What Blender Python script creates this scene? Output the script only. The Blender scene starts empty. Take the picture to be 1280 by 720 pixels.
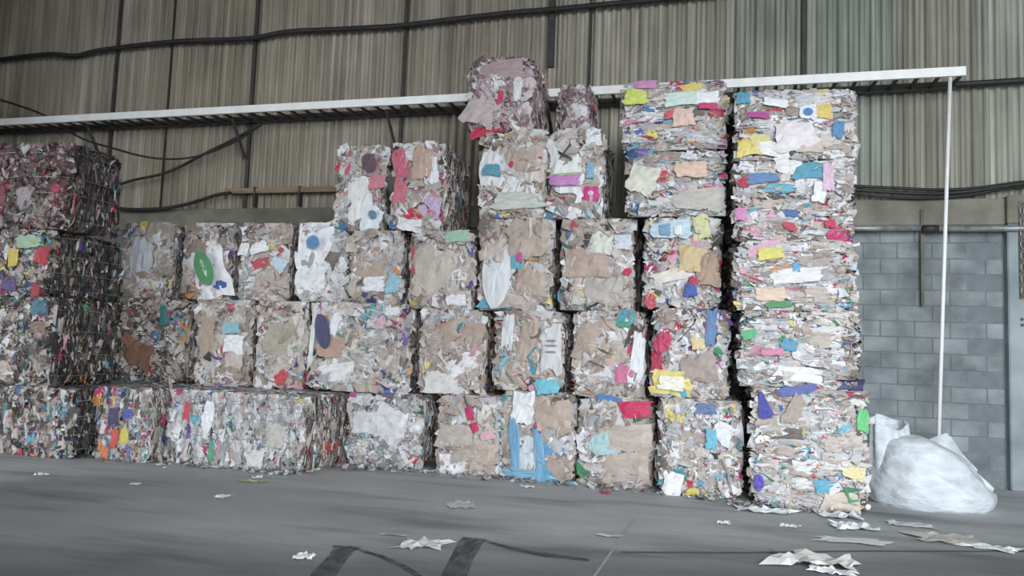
import bpy, bmesh, math, random
import numpy as np
from mathutils import Vector, Matrix, Euler

scene = bpy.context.scene
COL = scene.collection
R = math.radians

# ------------------------------------------------------------------ camera
cam_data = bpy.data.cameras.new('camera')
cam_data.sensor_width = 36.0
cam_data.lens = 930.0 / 1280.0 * 36.0
cam = bpy.data.objects.new('camera', cam_data)
COL.objects.link(cam)
cam.location = (0, 0, 1.5)
_a, _p, _r = R(14.9), R(4.5), R(2.1)
_fw = Vector((-math.sin(_a) * math.cos(_p), math.cos(_a) * math.cos(_p), math.sin(_p)))
_rt0 = Vector((math.cos(_a), math.sin(_a), 0)); _up0 = _rt0.cross(_fw)
_rt = _rt0 * math.cos(_r) + _up0 * math.sin(_r)
_up = _up0 * math.cos(_r) - _rt0 * math.sin(_r)
cam.rotation_euler = Matrix((( _rt.x, _up.x, -_fw.x), (_rt.y, _up.y, -_fw.y), (_rt.z, _up.z, -_fw.z))).to_euler()
scene.camera = cam

# ------------------------------------------------------------------ sky light and exposure
world = bpy.data.worlds.new('overcast_sky'); scene.world = world
world.use_nodes = True
bg = world.node_tree.nodes['Background']
bg.inputs[0].default_value = (0.90, 0.95, 1.0, 1)
bg.inputs[1].default_value = 4.0
scene.view_settings.view_transform = 'Standard'
scene.view_settings.look = 'None'
scene.view_settings.gamma = 1.0
scene.view_settings.use_curve_mapping = False
scene.view_settings.exposure = 1.45
# portal over the open front of the shed: only guides the sampling of the sky
pd = bpy.data.lights.new('front_opening_portal', 'AREA'); pd.shape = 'RECTANGLE'; pd.size = 9.0; pd.size_y = 8.2
pd.cycles.is_portal = True
po = bpy.data.objects.new('front_opening_portal', pd); COL.objects.link(po)
po.location = (4.0, -3.0, 4.1); po.rotation_euler = (R(90), 0, 0)

# ------------------------------------------------------------------ helpers
def haze_veil(c, k=0.16):  # hazy veil mixed into the scrap colours, washing them out
    g = sum(c) / 3 * 0.6 + 60
    return tuple(v + (g - v) * k for v in c)

def lin(c):
    return tuple(((v / 255.0) / 12.92 if v / 255.0 <= 0.04045 else ((v / 255.0 + 0.055) / 1.055) ** 2.4) for v in c)

def link(o, parent=None):
    COL.objects.link(o)
    if parent is not None:
        o.parent = parent
    return o

def tag(o, label=None, cat=None, group=None, kind=None):
    if label: o['label'] = label
    if cat: o['category'] = cat
    if group: o['group'] = group
    if kind: o['kind'] = kind
    return o

def empty(name, loc, rz=0.0):
    o = bpy.data.objects.new(name, None); o.empty_display_size = 0.1
    o.location = loc; o.rotation_euler = (0, 0, rz)
    return link(o)

def mesh_obj(name, verts, faces, mat=None, parent=None, smooth=False):
    me = bpy.data.meshes.new(name)
    me.from_pydata([tuple(v) for v in verts], [], [tuple(f) for f in faces])
    if mat: me.materials.append(mat)
    if smooth: me.polygons.foreach_set('use_smooth', [True] * len(me.polygons))
    me.update()
    return link(bpy.data.objects.new(name, me), parent)

def bm_obj(name, bm, mat=None, parent=None, smooth=False):
    me = bpy.data.meshes.new(name); bm.to_mesh(me); bm.free()
    if mat: me.materials.append(mat)
    if smooth: me.polygons.foreach_set('use_smooth', [True] * len(me.polygons))
    return link(bpy.data.objects.new(name, me), parent)

def box_bm(x0, x1, y0, y1, z0, z1, bevel=0.0, seg=1):
    bm = bmesh.new()
    v = [bm.verts.new((x, y, z)) for x in (x0, x1) for y in (y0, y1) for z in (z0, z1)]
    for f in ((0, 1, 3, 2), (4, 6, 7, 5), (0, 4, 5, 1), (2, 3, 7, 6), (0, 2, 6, 4), (1, 5, 7, 3)):
        bm.faces.new([v[i] for i in f])
    bmesh.ops.recalc_face_normals(bm, faces=bm.faces)
    if bevel > 0:
        bmesh.ops.bevel(bm, geom=list(bm.edges), offset=bevel, segments=seg, affect='EDGES', profile=0.5)
    return bm

def box(name, x0, x1, y0, y1, z0, z1, mat, parent=None, bevel=0.0):
    return bm_obj(name, box_bm(x0, x1, y0, y1, z0, z1, bevel), mat, parent)

def catmull(pts, n=8):
    P = [np.array(p, float) for p in pts]; P = [2 * P[0] - P[1]] + P + [2 * P[-1] - P[-2]]
    out = []
    for i in range(1, len(P) - 2):
        for k in range(n):
            t = k / n
            out.append(0.5 * (2 * P[i] + (P[i + 1] - P[i - 1]) * t + (2 * P[i - 1] - 5 * P[i] + 4 * P[i + 1] - P[i + 2]) * t * t
                              + (3 * P[i] - P[i - 1] - 3 * P[i + 1] + P[i + 2]) * t ** 3))
    out.append(P[-2]); return out

def tube_geo(path, r, sides=8, closed=False):
    V, F = [], []; n = len(path); path = [np.array(p, float) for p in path]
    for i, p in enumerate(path):
        a = path[(i - 1) % n] if (closed or i > 0) else p
        b = path[(i + 1) % n] if (closed or i < n - 1) else p
        t = b - a; t = t / (np.linalg.norm(t) + 1e-9)
        ref = np.array([0, 0, 1.0]) if abs(t[2]) < 0.9 else np.array([0, 1.0, 0])
        u = np.cross(ref, t); u /= np.linalg.norm(u); w = np.cross(t, u)
        for k in range(sides):
            q = 2 * math.pi * k / sides
            V.append(p + r * (math.cos(q) * u + math.sin(q) * w))
    m = n if closed else n - 1
    for i in range(m):
        for k in range(sides):
            j = (i + 1) % n
            F.append((i * sides + k, i * sides + (k + 1) % sides, j * sides + (k + 1) % sides, j * sides + k))
    if not closed:
        F.append(tuple(range(sides))[::-1]); F.append(tuple((n - 1) * sides + k for k in range(sides)))
    return V, F

def tube(name, path, r, mat, parent=None, sides=8, closed=False):
    V, F = tube_geo(path, r, sides, closed)
    return mesh_obj(name, V, F, mat, parent, smooth=True)

# ------------------------------------------------------------------ materials
def new_mat(name):
    m = bpy.data.materials.new(name); m.use_nodes = True
    nt = m.node_tree; b = nt.nodes['Principled BSDF']
    return m, nt, b

def N(nt, typ, **kw):
    n = nt.nodes.new(typ)
    for k, v in kw.items(): setattr(n, k, v)
    return n

def noise_mat(name, c1, c2, scale=5.0, rough=0.8, stretch=(1, 1, 1), bump=0.2, detail=6.0, metallic=0.0, coord='Object', lo=0.3, hi=0.7, bdist=0.02):
    m, nt, b = new_mat(name)
    tc = N(nt, 'ShaderNodeTexCoord'); mp = N(nt, 'ShaderNodeMapping'); mp.inputs['Scale'].default_value = stretch
    nz = N(nt, 'ShaderNodeTexNoise'); nz.inputs['Scale'].default_value = scale; nz.inputs['Detail'].default_value = detail
    rp = N(nt, 'ShaderNodeValToRGB'); rp.color_ramp.elements[0].position = lo; rp.color_ramp.elements[1].position = hi
    rp.color_ramp.elements[0].color = (*lin(c1), 1); rp.color_ramp.elements[1].color = (*lin(c2), 1)
    nt.links.new(tc.outputs[coord], mp.inputs[0]); nt.links.new(mp.outputs[0], nz.inputs['Vector'])
    nt.links.new(nz.outputs['Fac'], rp.inputs[0]); nt.links.new(rp.outputs[0], b.inputs['Base Color'])
    b.inputs['Roughness'].default_value = rough; b.inputs['Metallic'].default_value = metallic
    if bump:
        bp = N(nt, 'ShaderNodeBump'); bp.inputs['Strength'].default_value = bump; bp.inputs['Distance'].default_value = bdist
        nt.links.new(nz.outputs['Fac'], bp.inputs['Height']); nt.links.new(bp.outputs[0], b.inputs['Normal'])
    return m

M_white_paint = noise_mat('white_painted_steel', (236, 238, 236), (250, 250, 248), 6, 0.45, (1, 1, 1), 0.05)
M_dark_steel = noise_mat('dark_steel', (40, 40, 38), (66, 64, 60), 9, 0.6, bump=0.1)
M_grey_steel = noise_mat('galvanised_pipe', (120, 126, 128), (165, 170, 172), 12, 0.4, bump=0.05, metallic=0.3)
M_cable = noise_mat('black_cable_sheath', (26, 26, 26), (48, 47, 45), 14, 0.6, bump=0.1)
M_wood = noise_mat('rusty_timber', (120, 98, 76), (160, 138, 112), 4, 0.8, (0.6, 6, 6), 0.2)
M_concrete_beam = noise_mat('beam_concrete', (104, 102, 92), (140, 137, 124), 3, 0.9, bump=0.25)
M_pilaster = noise_mat('pilaster_concrete', (128, 138, 142), (162, 172, 174), 2.5, 0.9, bump=0.2)
M_mortar = noise_mat('mortar', (108, 115, 119), (124, 131, 134), 8, 0.95, bump=0.3)
M_rust = noise_mat('rusty_iron', (70, 60, 54), (125, 112, 100), 20, 0.8, bump=0.3)
M_wire = noise_mat('baling_wire_steel', (150, 150, 150), (205, 205, 205), 30, 0.4, bump=0, metallic=0.4)
M_plaster = noise_mat('plain_render', (84, 82, 76), (108, 106, 98), 2, 0.9, bump=0.1)
M_sack = noise_mat('woven_white_sack', (186, 193, 198), (214, 220, 224), 5, 0.6, stretch=(1.0, 1.0, 2.2), bump=0.7, bdist=0.06)
M_litter = noise_mat('litter_paper', (196, 200, 202), (230, 232, 233), 9, 0.7, bump=0.25)
M_strap = noise_mat('dusty_strap', (150, 153, 154), (172, 175, 176), 9, 0.7, bump=0)
M_floor_mark = noise_mat('dark_floor_mark', (52, 55, 57), (84, 88, 90), 7, 0.9, bump=0.1)
_nt = M_floor_mark.node_tree; _b = _nt.nodes['Principled BSDF']
_n = N(_nt, 'ShaderNodeTexNoise'); _n.inputs['Scale'].default_value = 9; _r = N(_nt, 'ShaderNodeMapRange')
_r.inputs['From Min'].default_value = 0.35; _r.inputs['From Max'].default_value = 0.65; _r.inputs['To Min'].default_value = 0.25; _r.inputs['To Max'].default_value = 0.75
_nt.links.new(_n.outputs['Fac'], _r.inputs['Value']); _nt.links.new(_r.outputs[0], _b.inputs['Alpha'])   # dark marks, patchy and partly see-through
M_joint = noise_mat('joint_filler', (78, 81, 84), (100, 104, 106), 8, 0.9, bump=0.1)
M_roof = noise_mat('roof_sheet', (84, 86, 82), (110, 112, 108), 2, 0.8, bump=0.1)

def scrap_material(name, attr):
    """crumpled paper, board and film; its colour comes from the piece (object colour or a per-face colour)"""
    m, nt, b = new_mat(name)
    if attr:
        src = N(nt, 'ShaderNodeAttribute'); src.attribute_name = 'piece_colour'; csock = src.outputs['Color']
    else:
        src = N(nt, 'ShaderNodeObjectInfo'); csock = src.outputs['Color']
    tc = N(nt, 'ShaderNodeTexCoord')
    nz = N(nt, 'ShaderNodeTexNoise'); nz.inputs['Scale'].default_value = 16 if attr else 5; nz.inputs['Detail'].default_value = 5
    nt.links.new(tc.outputs['Object'], nz.inputs['Vector'])
    mr = N(nt, 'ShaderNodeMapRange'); mr.inputs['From Min'].default_value = 0.3; mr.inputs['From Max'].default_value = 0.7
    mr.inputs['To Min'].default_value = 0.82; mr.inputs['To Max'].default_value = 1.08
    nt.links.new(nz.outputs['Fac'], mr.inputs['Value'])
    mx = N(nt, 'ShaderNodeMix'); mx.data_type = 'RGBA'; mx.blend_type = 'MULTIPLY'; mx.inputs['Factor'].default_value = 1.0
    nt.links.new(csock, mx.inputs['A']); nt.links.new(mr.outputs[0], mx.inputs['B'])
    nt.links.new(mx.outputs['Result'], b.inputs['Base Color'])
    b.inputs['Roughness'].default_value = 0.55
    nz2 = N(nt, 'ShaderNodeTexNoise'); nz2.inputs['Scale'].default_value = 28 if attr else 7; nz2.inputs['Detail'].default_value = 3
    nt.links.new(tc.outputs['Object'], nz2.inputs['Vector'])
    bp = N(nt, 'ShaderNodeBump'); bp.inputs['Strength'].default_value = 0.35; bp.inputs['Distance'].default_value = 0.02
    nt.links.new(nz2.outputs['Fac'], bp.inputs['Height']); nt.links.new(bp.outputs[0], b.inputs['Normal'])
    return m
M_scrap_obj = scrap_material('scrap_piece', False)
M_scrap_attr = scrap_material('scrap_mass', True)
M_core = noise_mat('pressed_scrap_core', (110, 98, 90), (165, 150, 140), 9, 0.95, (1, 1, 1), 0.6, lo=0.35, hi=0.65, bdist=0.05)

def corrugated_material():
    m, nt, b = new_mat('weathered_corrugated_sheet')
    tc = N(nt, 'ShaderNodeTexCoord'); oi = N(nt, 'ShaderNodeObjectInfo'); geo = N(nt, 'ShaderNodeNewGeometry')
    mp = N(nt, 'ShaderNodeMapping'); mp.inputs['Scale'].default_value = (16, 1, 0.35)
    nt.links.new(geo.outputs['Position'], mp.inputs[0])
    n1 = N(nt, 'ShaderNodeTexNoise'); n1.inputs['Scale'].default_value = 1.0; n1.inputs['Detail'].default_value = 5
    nt.links.new(mp.outputs[0], n1.inputs['Vector'])
    mp2 = N(nt, 'ShaderNodeMapping'); mp2.inputs['Scale'].default_value = (1.2, 1, 0.8)
    nt.links.new(geo.outputs['Position'], mp2.inputs[0])
    n2 = N(nt, 'ShaderNodeTexNoise'); n2.inputs['Scale'].default_value = 1.2; n2.inputs['Detail'].default_value = 7
    nt.links.new(mp2.outputs[0], n2.inputs['Vector'])
    r1 = N(nt, 'ShaderNodeMapRange'); r1.inputs['From Min'].default_value = 0.3; r1.inputs['From Max'].default_value = 0.72
    r1.inputs['To Min'].default_value = 0.55; r1.inputs['To Max'].default_value = 1.32
    nt.links.new(n1.outputs['Fac'], r1.inputs['Value'])
    r2 = N(nt, 'ShaderNodeMapRange'); r2.inputs['From Min'].default_value = 0.3; r2.inputs['From Max'].default_value = 0.7
    r2.inputs['To Min'].default_value = 0.8; r2.inputs['To Max'].default_value = 1.12
    nt.links.new(n2.outputs['Fac'], r2.inputs['Value'])
    mu = N(nt, 'ShaderNodeMath'); mu.operation = 'MULTIPLY'
    nt.links.new(r1.outputs[0], mu.inputs[0]); nt.links.new(r2.outputs[0], mu.inputs[1])
    mx = N(nt, 'ShaderNodeMix'); mx.data_type = 'RGBA'; mx.blend_type = 'MULTIPLY'; mx.inputs['Factor'].default_value = 1
    nt.links.new(oi.outputs['Color'], mx.inputs['A']); nt.links.new(mu.outputs[0], mx.inputs['B'])
    nt.links.new(mx.outputs['Result'], b.inputs['Base Color'])
    b.inputs['Roughness'].default_value = 0.85
    return m
M_sheet = corrugated_material()

def block_material():
    m, nt, b = new_mat('concrete_block')
    tc = N(nt, 'ShaderNodeTexCoord'); oi = N(nt, 'ShaderNodeObjectInfo'); geo = N(nt, 'ShaderNodeNewGeometry')
    nz = N(nt, 'ShaderNodeTexNoise'); nz.inputs['Scale'].default_value = 3.2; nz.inputs['Detail'].default_value = 8
    nt.links.new(geo.outputs['Position'], nz.inputs['Vector'])
    rp = N(nt, 'ShaderNodeValToRGB'); e = rp.color_ramp.elements
    e[0].position = 0.3; e[0].color = (*lin((106, 112, 115)), 1); e[1].position = 0.72; e[1].color = (*lin((154, 161, 163)), 1)
    nt.links.new(nz.outputs['Fac'], rp.inputs[0])
    mr = N(nt, 'ShaderNodeMapRange'); mr.inputs['To Min'].default_value = 0.90; mr.inputs['To Max'].default_value = 1.08
    nt.links.new(oi.outputs['Random'], mr.inputs['Value'])
    mx = N(nt, 'ShaderNodeMix'); mx.data_type = 'RGBA'; mx.blend_type = 'MULTIPLY'; mx.inputs['Factor'].default_value = 1
    nt.links.new(rp.outputs[0], mx.inputs['A']); nt.links.new(mr.outputs[0], mx.inputs['B'])
    nt.links.new(mx.outputs['Result'], b.inputs['Base Color']); b.inputs['Roughness'].default_value = 0.95
    n2 = N(nt, 'ShaderNodeTexNoise'); n2.inputs['Scale'].default_value = 60
    nt.links.new(geo.outputs['Position'], n2.inputs['Vector'])
    bp = N(nt, 'ShaderNodeBump'); bp.inputs['Strength'].default_value = 0.3; bp.inputs['Distance'].default_value = 0.01
    nt.links.new(n2.outputs['Fac'], bp.inputs['Height']); nt.links.new(bp.outputs[0], b.inputs['Normal'])
    return m
M_block = block_material()

def floor_material():
    m, nt, b = new_mat('worn_concrete_floor')
    geo = N(nt, 'ShaderNodeNewGeometry')
    n1 = N(nt, 'ShaderNodeTexNoise'); n1.inputs['Scale'].default_value = 0.55; n1.inputs['Detail'].default_value = 9; n1.inputs['Roughness'].default_value = 0.6
    mp = N(nt, 'ShaderNodeMapping'); mp.inputs['Scale'].default_value = (0.7, 1.7, 1); mp.inputs['Rotation'].default_value = (0, 0, R(-8))
    nt.links.new(geo.outputs['Position'], mp.inputs[0]); nt.links.new(mp.outputs[0], n1.inputs['Vector'])
    rp = N(nt, 'ShaderNodeValToRGB'); e = rp.color_ramp.elements
    e[0].position = 0.32; e[0].color = (*lin((156, 159, 159)), 1); e[1].position = 0.68; e[1].color = (*lin((190, 192, 192)), 1)
    nt.links.new(n1.outputs['Fac'], rp.inputs[0])
    # oily traffic dirt in streaks
    n2 = N(nt, 'ShaderNodeTexNoise'); n2.inputs['Scale'].default_value = 1.0; n2.inputs['Detail'].default_value = 6
    mp2 = N(nt, 'ShaderNodeMapping'); mp2.inputs['Scale'].default_value = (0.5, 2.4, 1); mp2.inputs['Rotation'].default_value = (0, 0, R(-14))
    nt.links.new(geo.outputs['Position'], mp2.inputs[0]); nt.links.new(mp2.outputs[0], n2.inputs['Vector'])
    r2 = N(nt, 'ShaderNodeMapRange'); r2.inputs['From Min'].default_value = 0.52; r2.inputs['From Max'].default_value = 0.72
    r2.inputs['To Min'].default_value = 1.0; r2.inputs['To Max'].default_value = 0.55
    nt.links.new(n2.outputs['Fac'], r2.inputs['Value'])
    mx = N(nt, 'ShaderNodeMix'); mx.data_type = 'RGBA'; mx.blend_type = 'MULTIPLY'; mx.inputs['Factor'].default_value = 1
    nt.links.new(rp.outputs[0], mx.inputs['A']); nt.links.new(r2.outputs[0], mx.inputs['B'])
    # dark oily traffic lane in front of the joint
    dt = N(nt, 'ShaderNodeVectorMath'); dt.operation = 'DOT_PRODUCT'; dt.inputs[1].default_value = (-0.39, 0.92, 0)
    nt.links.new(geo.outputs['Position'], dt.inputs[0])
    ad = N(nt, 'ShaderNodeMath'); ad.operation = 'MULTIPLY_ADD'; ad.inputs[1].default_value = 2.2
    nt.links.new(n2.outputs['Fac'], ad.inputs[0]); nt.links.new(dt.outputs['Value'], ad.inputs[2])
    r3 = N(nt, 'ShaderNodeMapRange'); r3.inputs['From Min'].default_value = 6.3; r3.inputs['From Max'].default_value = 7.1
    r3.inputs['To Min'].default_value = 0.42; r3.inputs['To Max'].default_value = 1.0
    nt.links.new(ad.outputs[0], r3.inputs['Value'])
    mx2 = N(nt, 'ShaderNodeMix'); mx2.data_type = 'RGBA'; mx2.blend_type = 'MULTIPLY'; mx2.inputs['Factor'].default_value = 1
    nt.links.new(mx.outputs['Result'], mx2.inputs['A']); nt.links.new(r3.outputs[0], mx2.inputs['B'])
    nt.links.new(mx2.outputs['Result'], b.inputs['Base Color'])
    b.inputs['Roughness'].default_value = 0.75
    n3 = N(nt, 'ShaderNodeTexNoise'); n3.inputs['Scale'].default_value = 14; n3.inputs['Detail'].default_value = 5
    nt.links.new(geo.outputs['Position'], n3.inputs['Vector'])
    bp = N(nt, 'ShaderNodeBump'); bp.inputs['Strength'].default_value = 0.2; bp.inputs['Distance'].default_value = 0.02
    nt.links.new(n3.outputs['Fac'], bp.inputs['Height']); nt.links.new(bp.outputs[0], b.inputs['Normal'])
    return m
M_floor = floor_material()

# ------------------------------------------------------------------ the shed
WY = 10.39                                   # face of the back wall
S = lambda o: tag(o, kind='structure')
S(box('floor', -40, 40, -40, 40, -0.25, 0.0, M_floor))
S(box('ceiling', -16, 9.6, -3.2, 11.2, 8.3, 8.45, M_roof))
# partition added out of frame on the left to shade the left end; closed part of the front
S(box('added_shade_wall', -7.15, -6.95, -3.0, 5.5, 0, 8.3, M_plaster, bevel=0.01))
S(box('wall_front', -13.6, -0.5, -3.2, -3.0, 0, 8.3, M_plaster, bevel=0.01))
S(box('wall_front', 8.5, 9.6, -3.2, -3.0, 0, 8.3, M_plaster, bevel=0.01))
S(box('wall_right', 9.6, 9.8, -3.2, 11.2, 0, 8.3, M_plaster, bevel=0.01))
S(box('wall_side', -13.8, -13.6, 2.0, 11.0, 0, 8.3, M_plaster))

# back wall: mortar bed with laid blocks, a concrete beam, corrugated sheets above
wall = S(box('wall_back', -13.6, 9.6, WY + 0.009, WY + 0.2, 0, 3.22, M_mortar))
bl_me = None
rng = random.Random(4)
for row in range(16):
    z0 = row * 0.2
    off = 0.2 if row % 2 else 0.0
    for i in range(8):
        x0 = 0.72 + off + i * 0.4
        if x0 + 0.39 > 3.5: continue
        if bl_me is None:
            o = bm_obj('block', box_bm(0, 0.388, 0, 0.05, 0, 0.188, 0.006), M_block, wall); bl_me = o.data
        else:
            o = link(bpy.data.objects.new('block', bl_me), wall)
        o.location = (x0, WY + rng.uniform(-0.003, 0.003), z0 + 0.006)
for row in range(16):                        # the wall goes on to the right of the pilaster
    for i in range(8):
        x0 = 4.40 + (0.2 if row % 2 else 0.0) + i * 0.4
        o = link(bpy.data.objects.new('block', bl_me), wall); o.location = (x0, WY + rng.uniform(-0.003, 0.003), row * 0.2 + 0.006)
half_me = None
for row in range(16):                        # half blocks closing the courses against the pilaster
    if row % 2 == 0:
        continue
    if half_me is None:
        o = bm_obj('block', box_bm(0, 0.188, 0, 0.05, 0, 0.188, 0.006), M_block, wall); half_me = o.data
    else:
        o = link(bpy.data.objects.new('block', half_me), wall)
    o.location = (3.32, WY + rng.uniform(-0.004, 0.004), row * 0.2 + 0.006)
S(box('trim_1', -13.6, 9.6, WY - 0.05, WY + 0.2, 3.22, 3.56, M_concrete_beam, bevel=0.012))     # concrete beam
pil = S(box('wall_pilaster', 3.52, 4.35, WY - 0.12, WY + 0.2, 0, 3.22, M_pilaster, bevel=0.015))
S(box('trim_2', 3.52, 4.35, WY - 0.13, WY + 0.19, 3.222, 3.58, M_concrete_beam, bevel=0.012))

def sheet_mesh(w=1.125, pitch=0.132, amp=0.026, z0=3.575, z1=8.3):
    n = int(w / pitch * 10); V, F = [], []
    for i in range(n + 1):
        x = w * i / n; ph = x / pitch * 2 * math.pi
        c = math.cos(ph); y = amp * (c / (abs(c) ** 0.45 + 1e-6)) if abs(c) > 1e-4 else 0.0
        V += [(x, y, z0), (x, y, z1)]
    for i in range(n): F.append((2 * i, 2 * i + 2, 2 * i + 3, 2 * i + 1))
    me = bpy.data.meshes.new('corrugated_sheet'); me.from_pydata(V, [], F); me.materials.append(M_sheet); me.update()
    return me
sm = sheet_mesh()
upper = S(box('wall_upper', -13.6, 9.6, WY + 0.12, WY + 0.16, 8.1, 8.3, M_dark_steel))   # top girt the sheets hang on
rng = random.Random(9)
x = -13.6; i = 0
tones = [(152, 144, 130), (146, 138, 124), (156, 148, 136), (142, 134, 122), (150, 143, 130)]
rtones = [(142, 140, 128), (154, 156, 145), (140, 141, 129), (147, 150, 139), (143, 147, 137)]
while x < 9.4:
    o = link(bpy.data.objects.new('corrugated_sheet', sm), upper)
    o.location = (x, WY + 0.04 + 0.006 * (i % 2), -0.022 if x > -3 else -0.006)
    k = min(1.0, max(0.0, (x + 4.0) / 5.0)); ta, tb = tones[rng.randrange(5)], rtones[i % 5]
    o.color = (*lin(tuple(1.07 * (p * (1 - k) + q * k) for p, q in zip(ta, tb))), 1)
    x += 1.056; i += 1
# vertical dark posts
for k, (px, w) in enumerate([(-10.02, 0.055), (-7.28, 0.06), (-4.62, 0.05), (-2.3, 0.10), (1.18, 0.055), (-1.72, 0.03), (-8.9, 0.025)]):
    S(box('trim_%d' % (k + 3), px - w / 2, px + w / 2, WY - 0.03, WY + 0.015, 3.57 if k != 3 else 5.6, 8.29, M_dark_steel, bevel=0.004))

# ------------------------------------------------------------------ services on the wall
tray = empty('cable_tray', (-13.4, WY, 5.0))
tag(tray, 'long ladder-type cable tray with a white front rail under the corrugated sheets', 'cable tray')
def tray_box(name, x0, x1, y0, y1, z0, z1, mat, bevel=0.004):
    o = box(name, x0 + 13.4, x1 + 13.4, y0 - WY, y1 - WY, z0 - 5.0, z1 - 5.0, mat, tray, bevel); return o
tag(tray_box('front_rail', -13.4, 2.96, 9.83, 9.87, 4.965, 5.08, M_white_paint), 'white painted front rail')
tag(tray_box('rear_rail', -13.4, 2.96, 10.28, 10.32, 4.95, 5.06, M_dark_steel), 'dark rear rail')
rung_me = None; x = -13.3
while x < 2.95:
    if rung_me is None:
        o = bm_obj('rung', box_bm(-0.02, 0.02, 9.87 - WY, 10.28 - WY, -0.03, -0.005), M_dark_steel, tray); rung_me = o.data
    else:
        o = link(bpy.data.objects.new('rung', rung_me), tray)
    o.location = (x + 13.4, 0, 0); x += 0.235
for bx_ in (-10.15, -7.35, -4.7, -2.25, 1.15):
    V, F = tube_geo([(bx_ + 13.4, 10.0 - WY, -0.06), (bx_ + 13.45, 10.34 - WY, -0.62)], 0.025, 6)
    mesh_obj('bracket', V, F, M_dark_steel, tray)
o = tube('white_drop_pipe', [(2.79, 9.85, 4.953), (2.70, 9.85, 2.5), (2.61, 9.85, 0.0)], 0.023, M_white_paint, sides=10)
tag(o, 'thin white vertical pipe from the tray end down behind the sack', 'pipe')
o = tube('wall_conduit', [(1.2, 10.24, 3.17), (2.55, 10.24, 3.17)], 0.036, M_grey_steel, sides=10)
tag(o, 'pale horizontal pipe across the block wall, emerging from the right-end bales', 'pipe')
cp = empty('wall_conduit', (2.66, 10.24, 3.16)); tag(cp, 'grey horizontal pipe section running from the white drop pipe over the pilaster', 'pipe')
tube('pipe_run', [(-0.04, 0, 0), (2.6, 0.0, 0)], 0.038, M_grey_steel, cp, 10)
tube('coupling', [(-0.09, 0, 0), (0.09, 0, 0)], 0.05, M_dark_steel, cp, 10)
o = tube('vertical_conduit', [(2.59, 10.33, 3.42), (2.59, 10.33, 2.2)], 0.022, M_concrete_beam, sides=8)
tag(o, 'short vertical conduit hanging on the block wall left of the white pipe', 'conduit')
ch = empty('slotted_channel', (3.67, WY - 0.12, 2.3)); tag(ch, 'rusty slotted channel with links fixed to the pilaster', 'channel')
box('backing_strip', -0.035, 0.035, -0.015, -0.001, 0.0, 1.2, M_rust, ch)
lk = None
for k in range(8):
    if lk is None:
        V, F = tube_geo([(0.022 * math.cos(q), -0.03, 0.055 * math.sin(q)) for q in [j * math.pi / 5 for j in range(10)]], 0.008, 5, True)
        o = mesh_obj('link', V, F, M_grey_steel, ch, True); lk = o.data
    else: o = link(bpy.data.objects.new('link', lk), ch)
    o.location = (0, 0, 0.1 + k * 0.14)
for k, zz in enumerate((2.04, 1.97)):
    o = bm_obj('anchor_bolt', box_bm(3.645, 3.675, WY - 0.145, WY - 0.121, zz, zz + 0.03, 0.006), M_rust)
    tag(o, ('upper' if k == 0 else 'lower') + ' of two dark bolt heads on the pilaster below the slotted channel', 'bolt')

def cable(pts, y, r, label, wob=0.0, cat='cable', group=None):
    path = catmull([(a, y - wob * math.sin(i * 1.7), b) for i, (a, b) in enumerate(pts)], 8)
    o = tube('wall_cable', path, r, M_cable, sides=8); tag(o, label, cat, group); return o
cable([(-13.5, 6.3), (-12.51, 6.35), (-11.43, 6.38), (-10.82, 6.31), (-10.23, 6.38), (-8.76, 6.42), (-7.37, 6.37), (-6.64, 6.43), (-5.64, 6.40), (-4.69, 6.38), (-3.9, 6.41), (-2.9, 6.44), (-2.29, 6.44), (-1.47, 6.45), (-0.68, 6.46), (1.5, 6.5), (5, 6.5)], 10.3, 0.042, 'thick black cable running high across the corrugated sheets above the tray')
cable([(1.2, 5.0), (2.2, 5.02), (3.0, 5.02), (3.74, 5.03), (5.5, 5.06)], 10.31, 0.04, 'black cable running on to the right from the tray end', 0)
for k, (dz, r, dy) in enumerate([(0.0, 0.026, 0), (0.055, 0.02, 0.03), (-0.05, 0.018, 0.02)]):
    nm = ['middle thickest', 'upper', 'lower'][k]
    cable([(1.2, 3.74 + dz), (1.77, 3.68 + dz), (2.29, 3.63 + dz * 1.2), (2.75, 3.61 + dz), (3.19, 3.64 + dz * 0.7), (3.72, 3.72 + dz * 0.5), (5.2, 3.86 + dz)], 10.26 + dy, r, nm + ' of the sagging black cables right of the bales below the sheets')
cable([(-12.6, 5.6), (-12.06, 5.48), (-11.34, 5.26), (-10.98, 5.11), (-10.28, 4.74), (-9.61, 4.54), (-8.8, 4.35), (-8.04, 4.34), (-7.32, 4.55), (-6.77, 4.85)], 10.02, 0.017, 'thin dark cable drooping in a loop below the tray at left', 0)
cable([(-10.6, 3.7), (-10.05, 3.85), (-9.34, 4.03), (-8.64, 4.16), (-7.9, 4.47), (-7.33, 4.71), (-6.97, 4.9)], 10.2, 0.024, 'dark cable climbing diagonally right to the tray bracket at left', 0)
cable([(-10.6, 3.85), (-10.07, 3.71), (-9.54, 3.56), (-8.75, 3.55), (-8.21, 3.63), (-7.7, 3.76), (-7.45, 3.79)], 10.22, 0.03, 'dark cable sagging along the beam to the timber rail at left', 0)
wr = empty('timber_rail', (-7.6, 10.3, 3.83)); tag(wr, 'brown timber rail fixed low on the corrugated sheets behind the bales', 'rail')
box('board', 0, 3.6, -0.04, 0.04, -0.04, 0.045, M_wood, wr, 0.006)
for dx in (0.55, 1.35, 2.6):
    box('strap', dx, dx + 0.03, -0.05, 0.05, -0.26, 0.06, M_dark_steel, wr)

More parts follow.
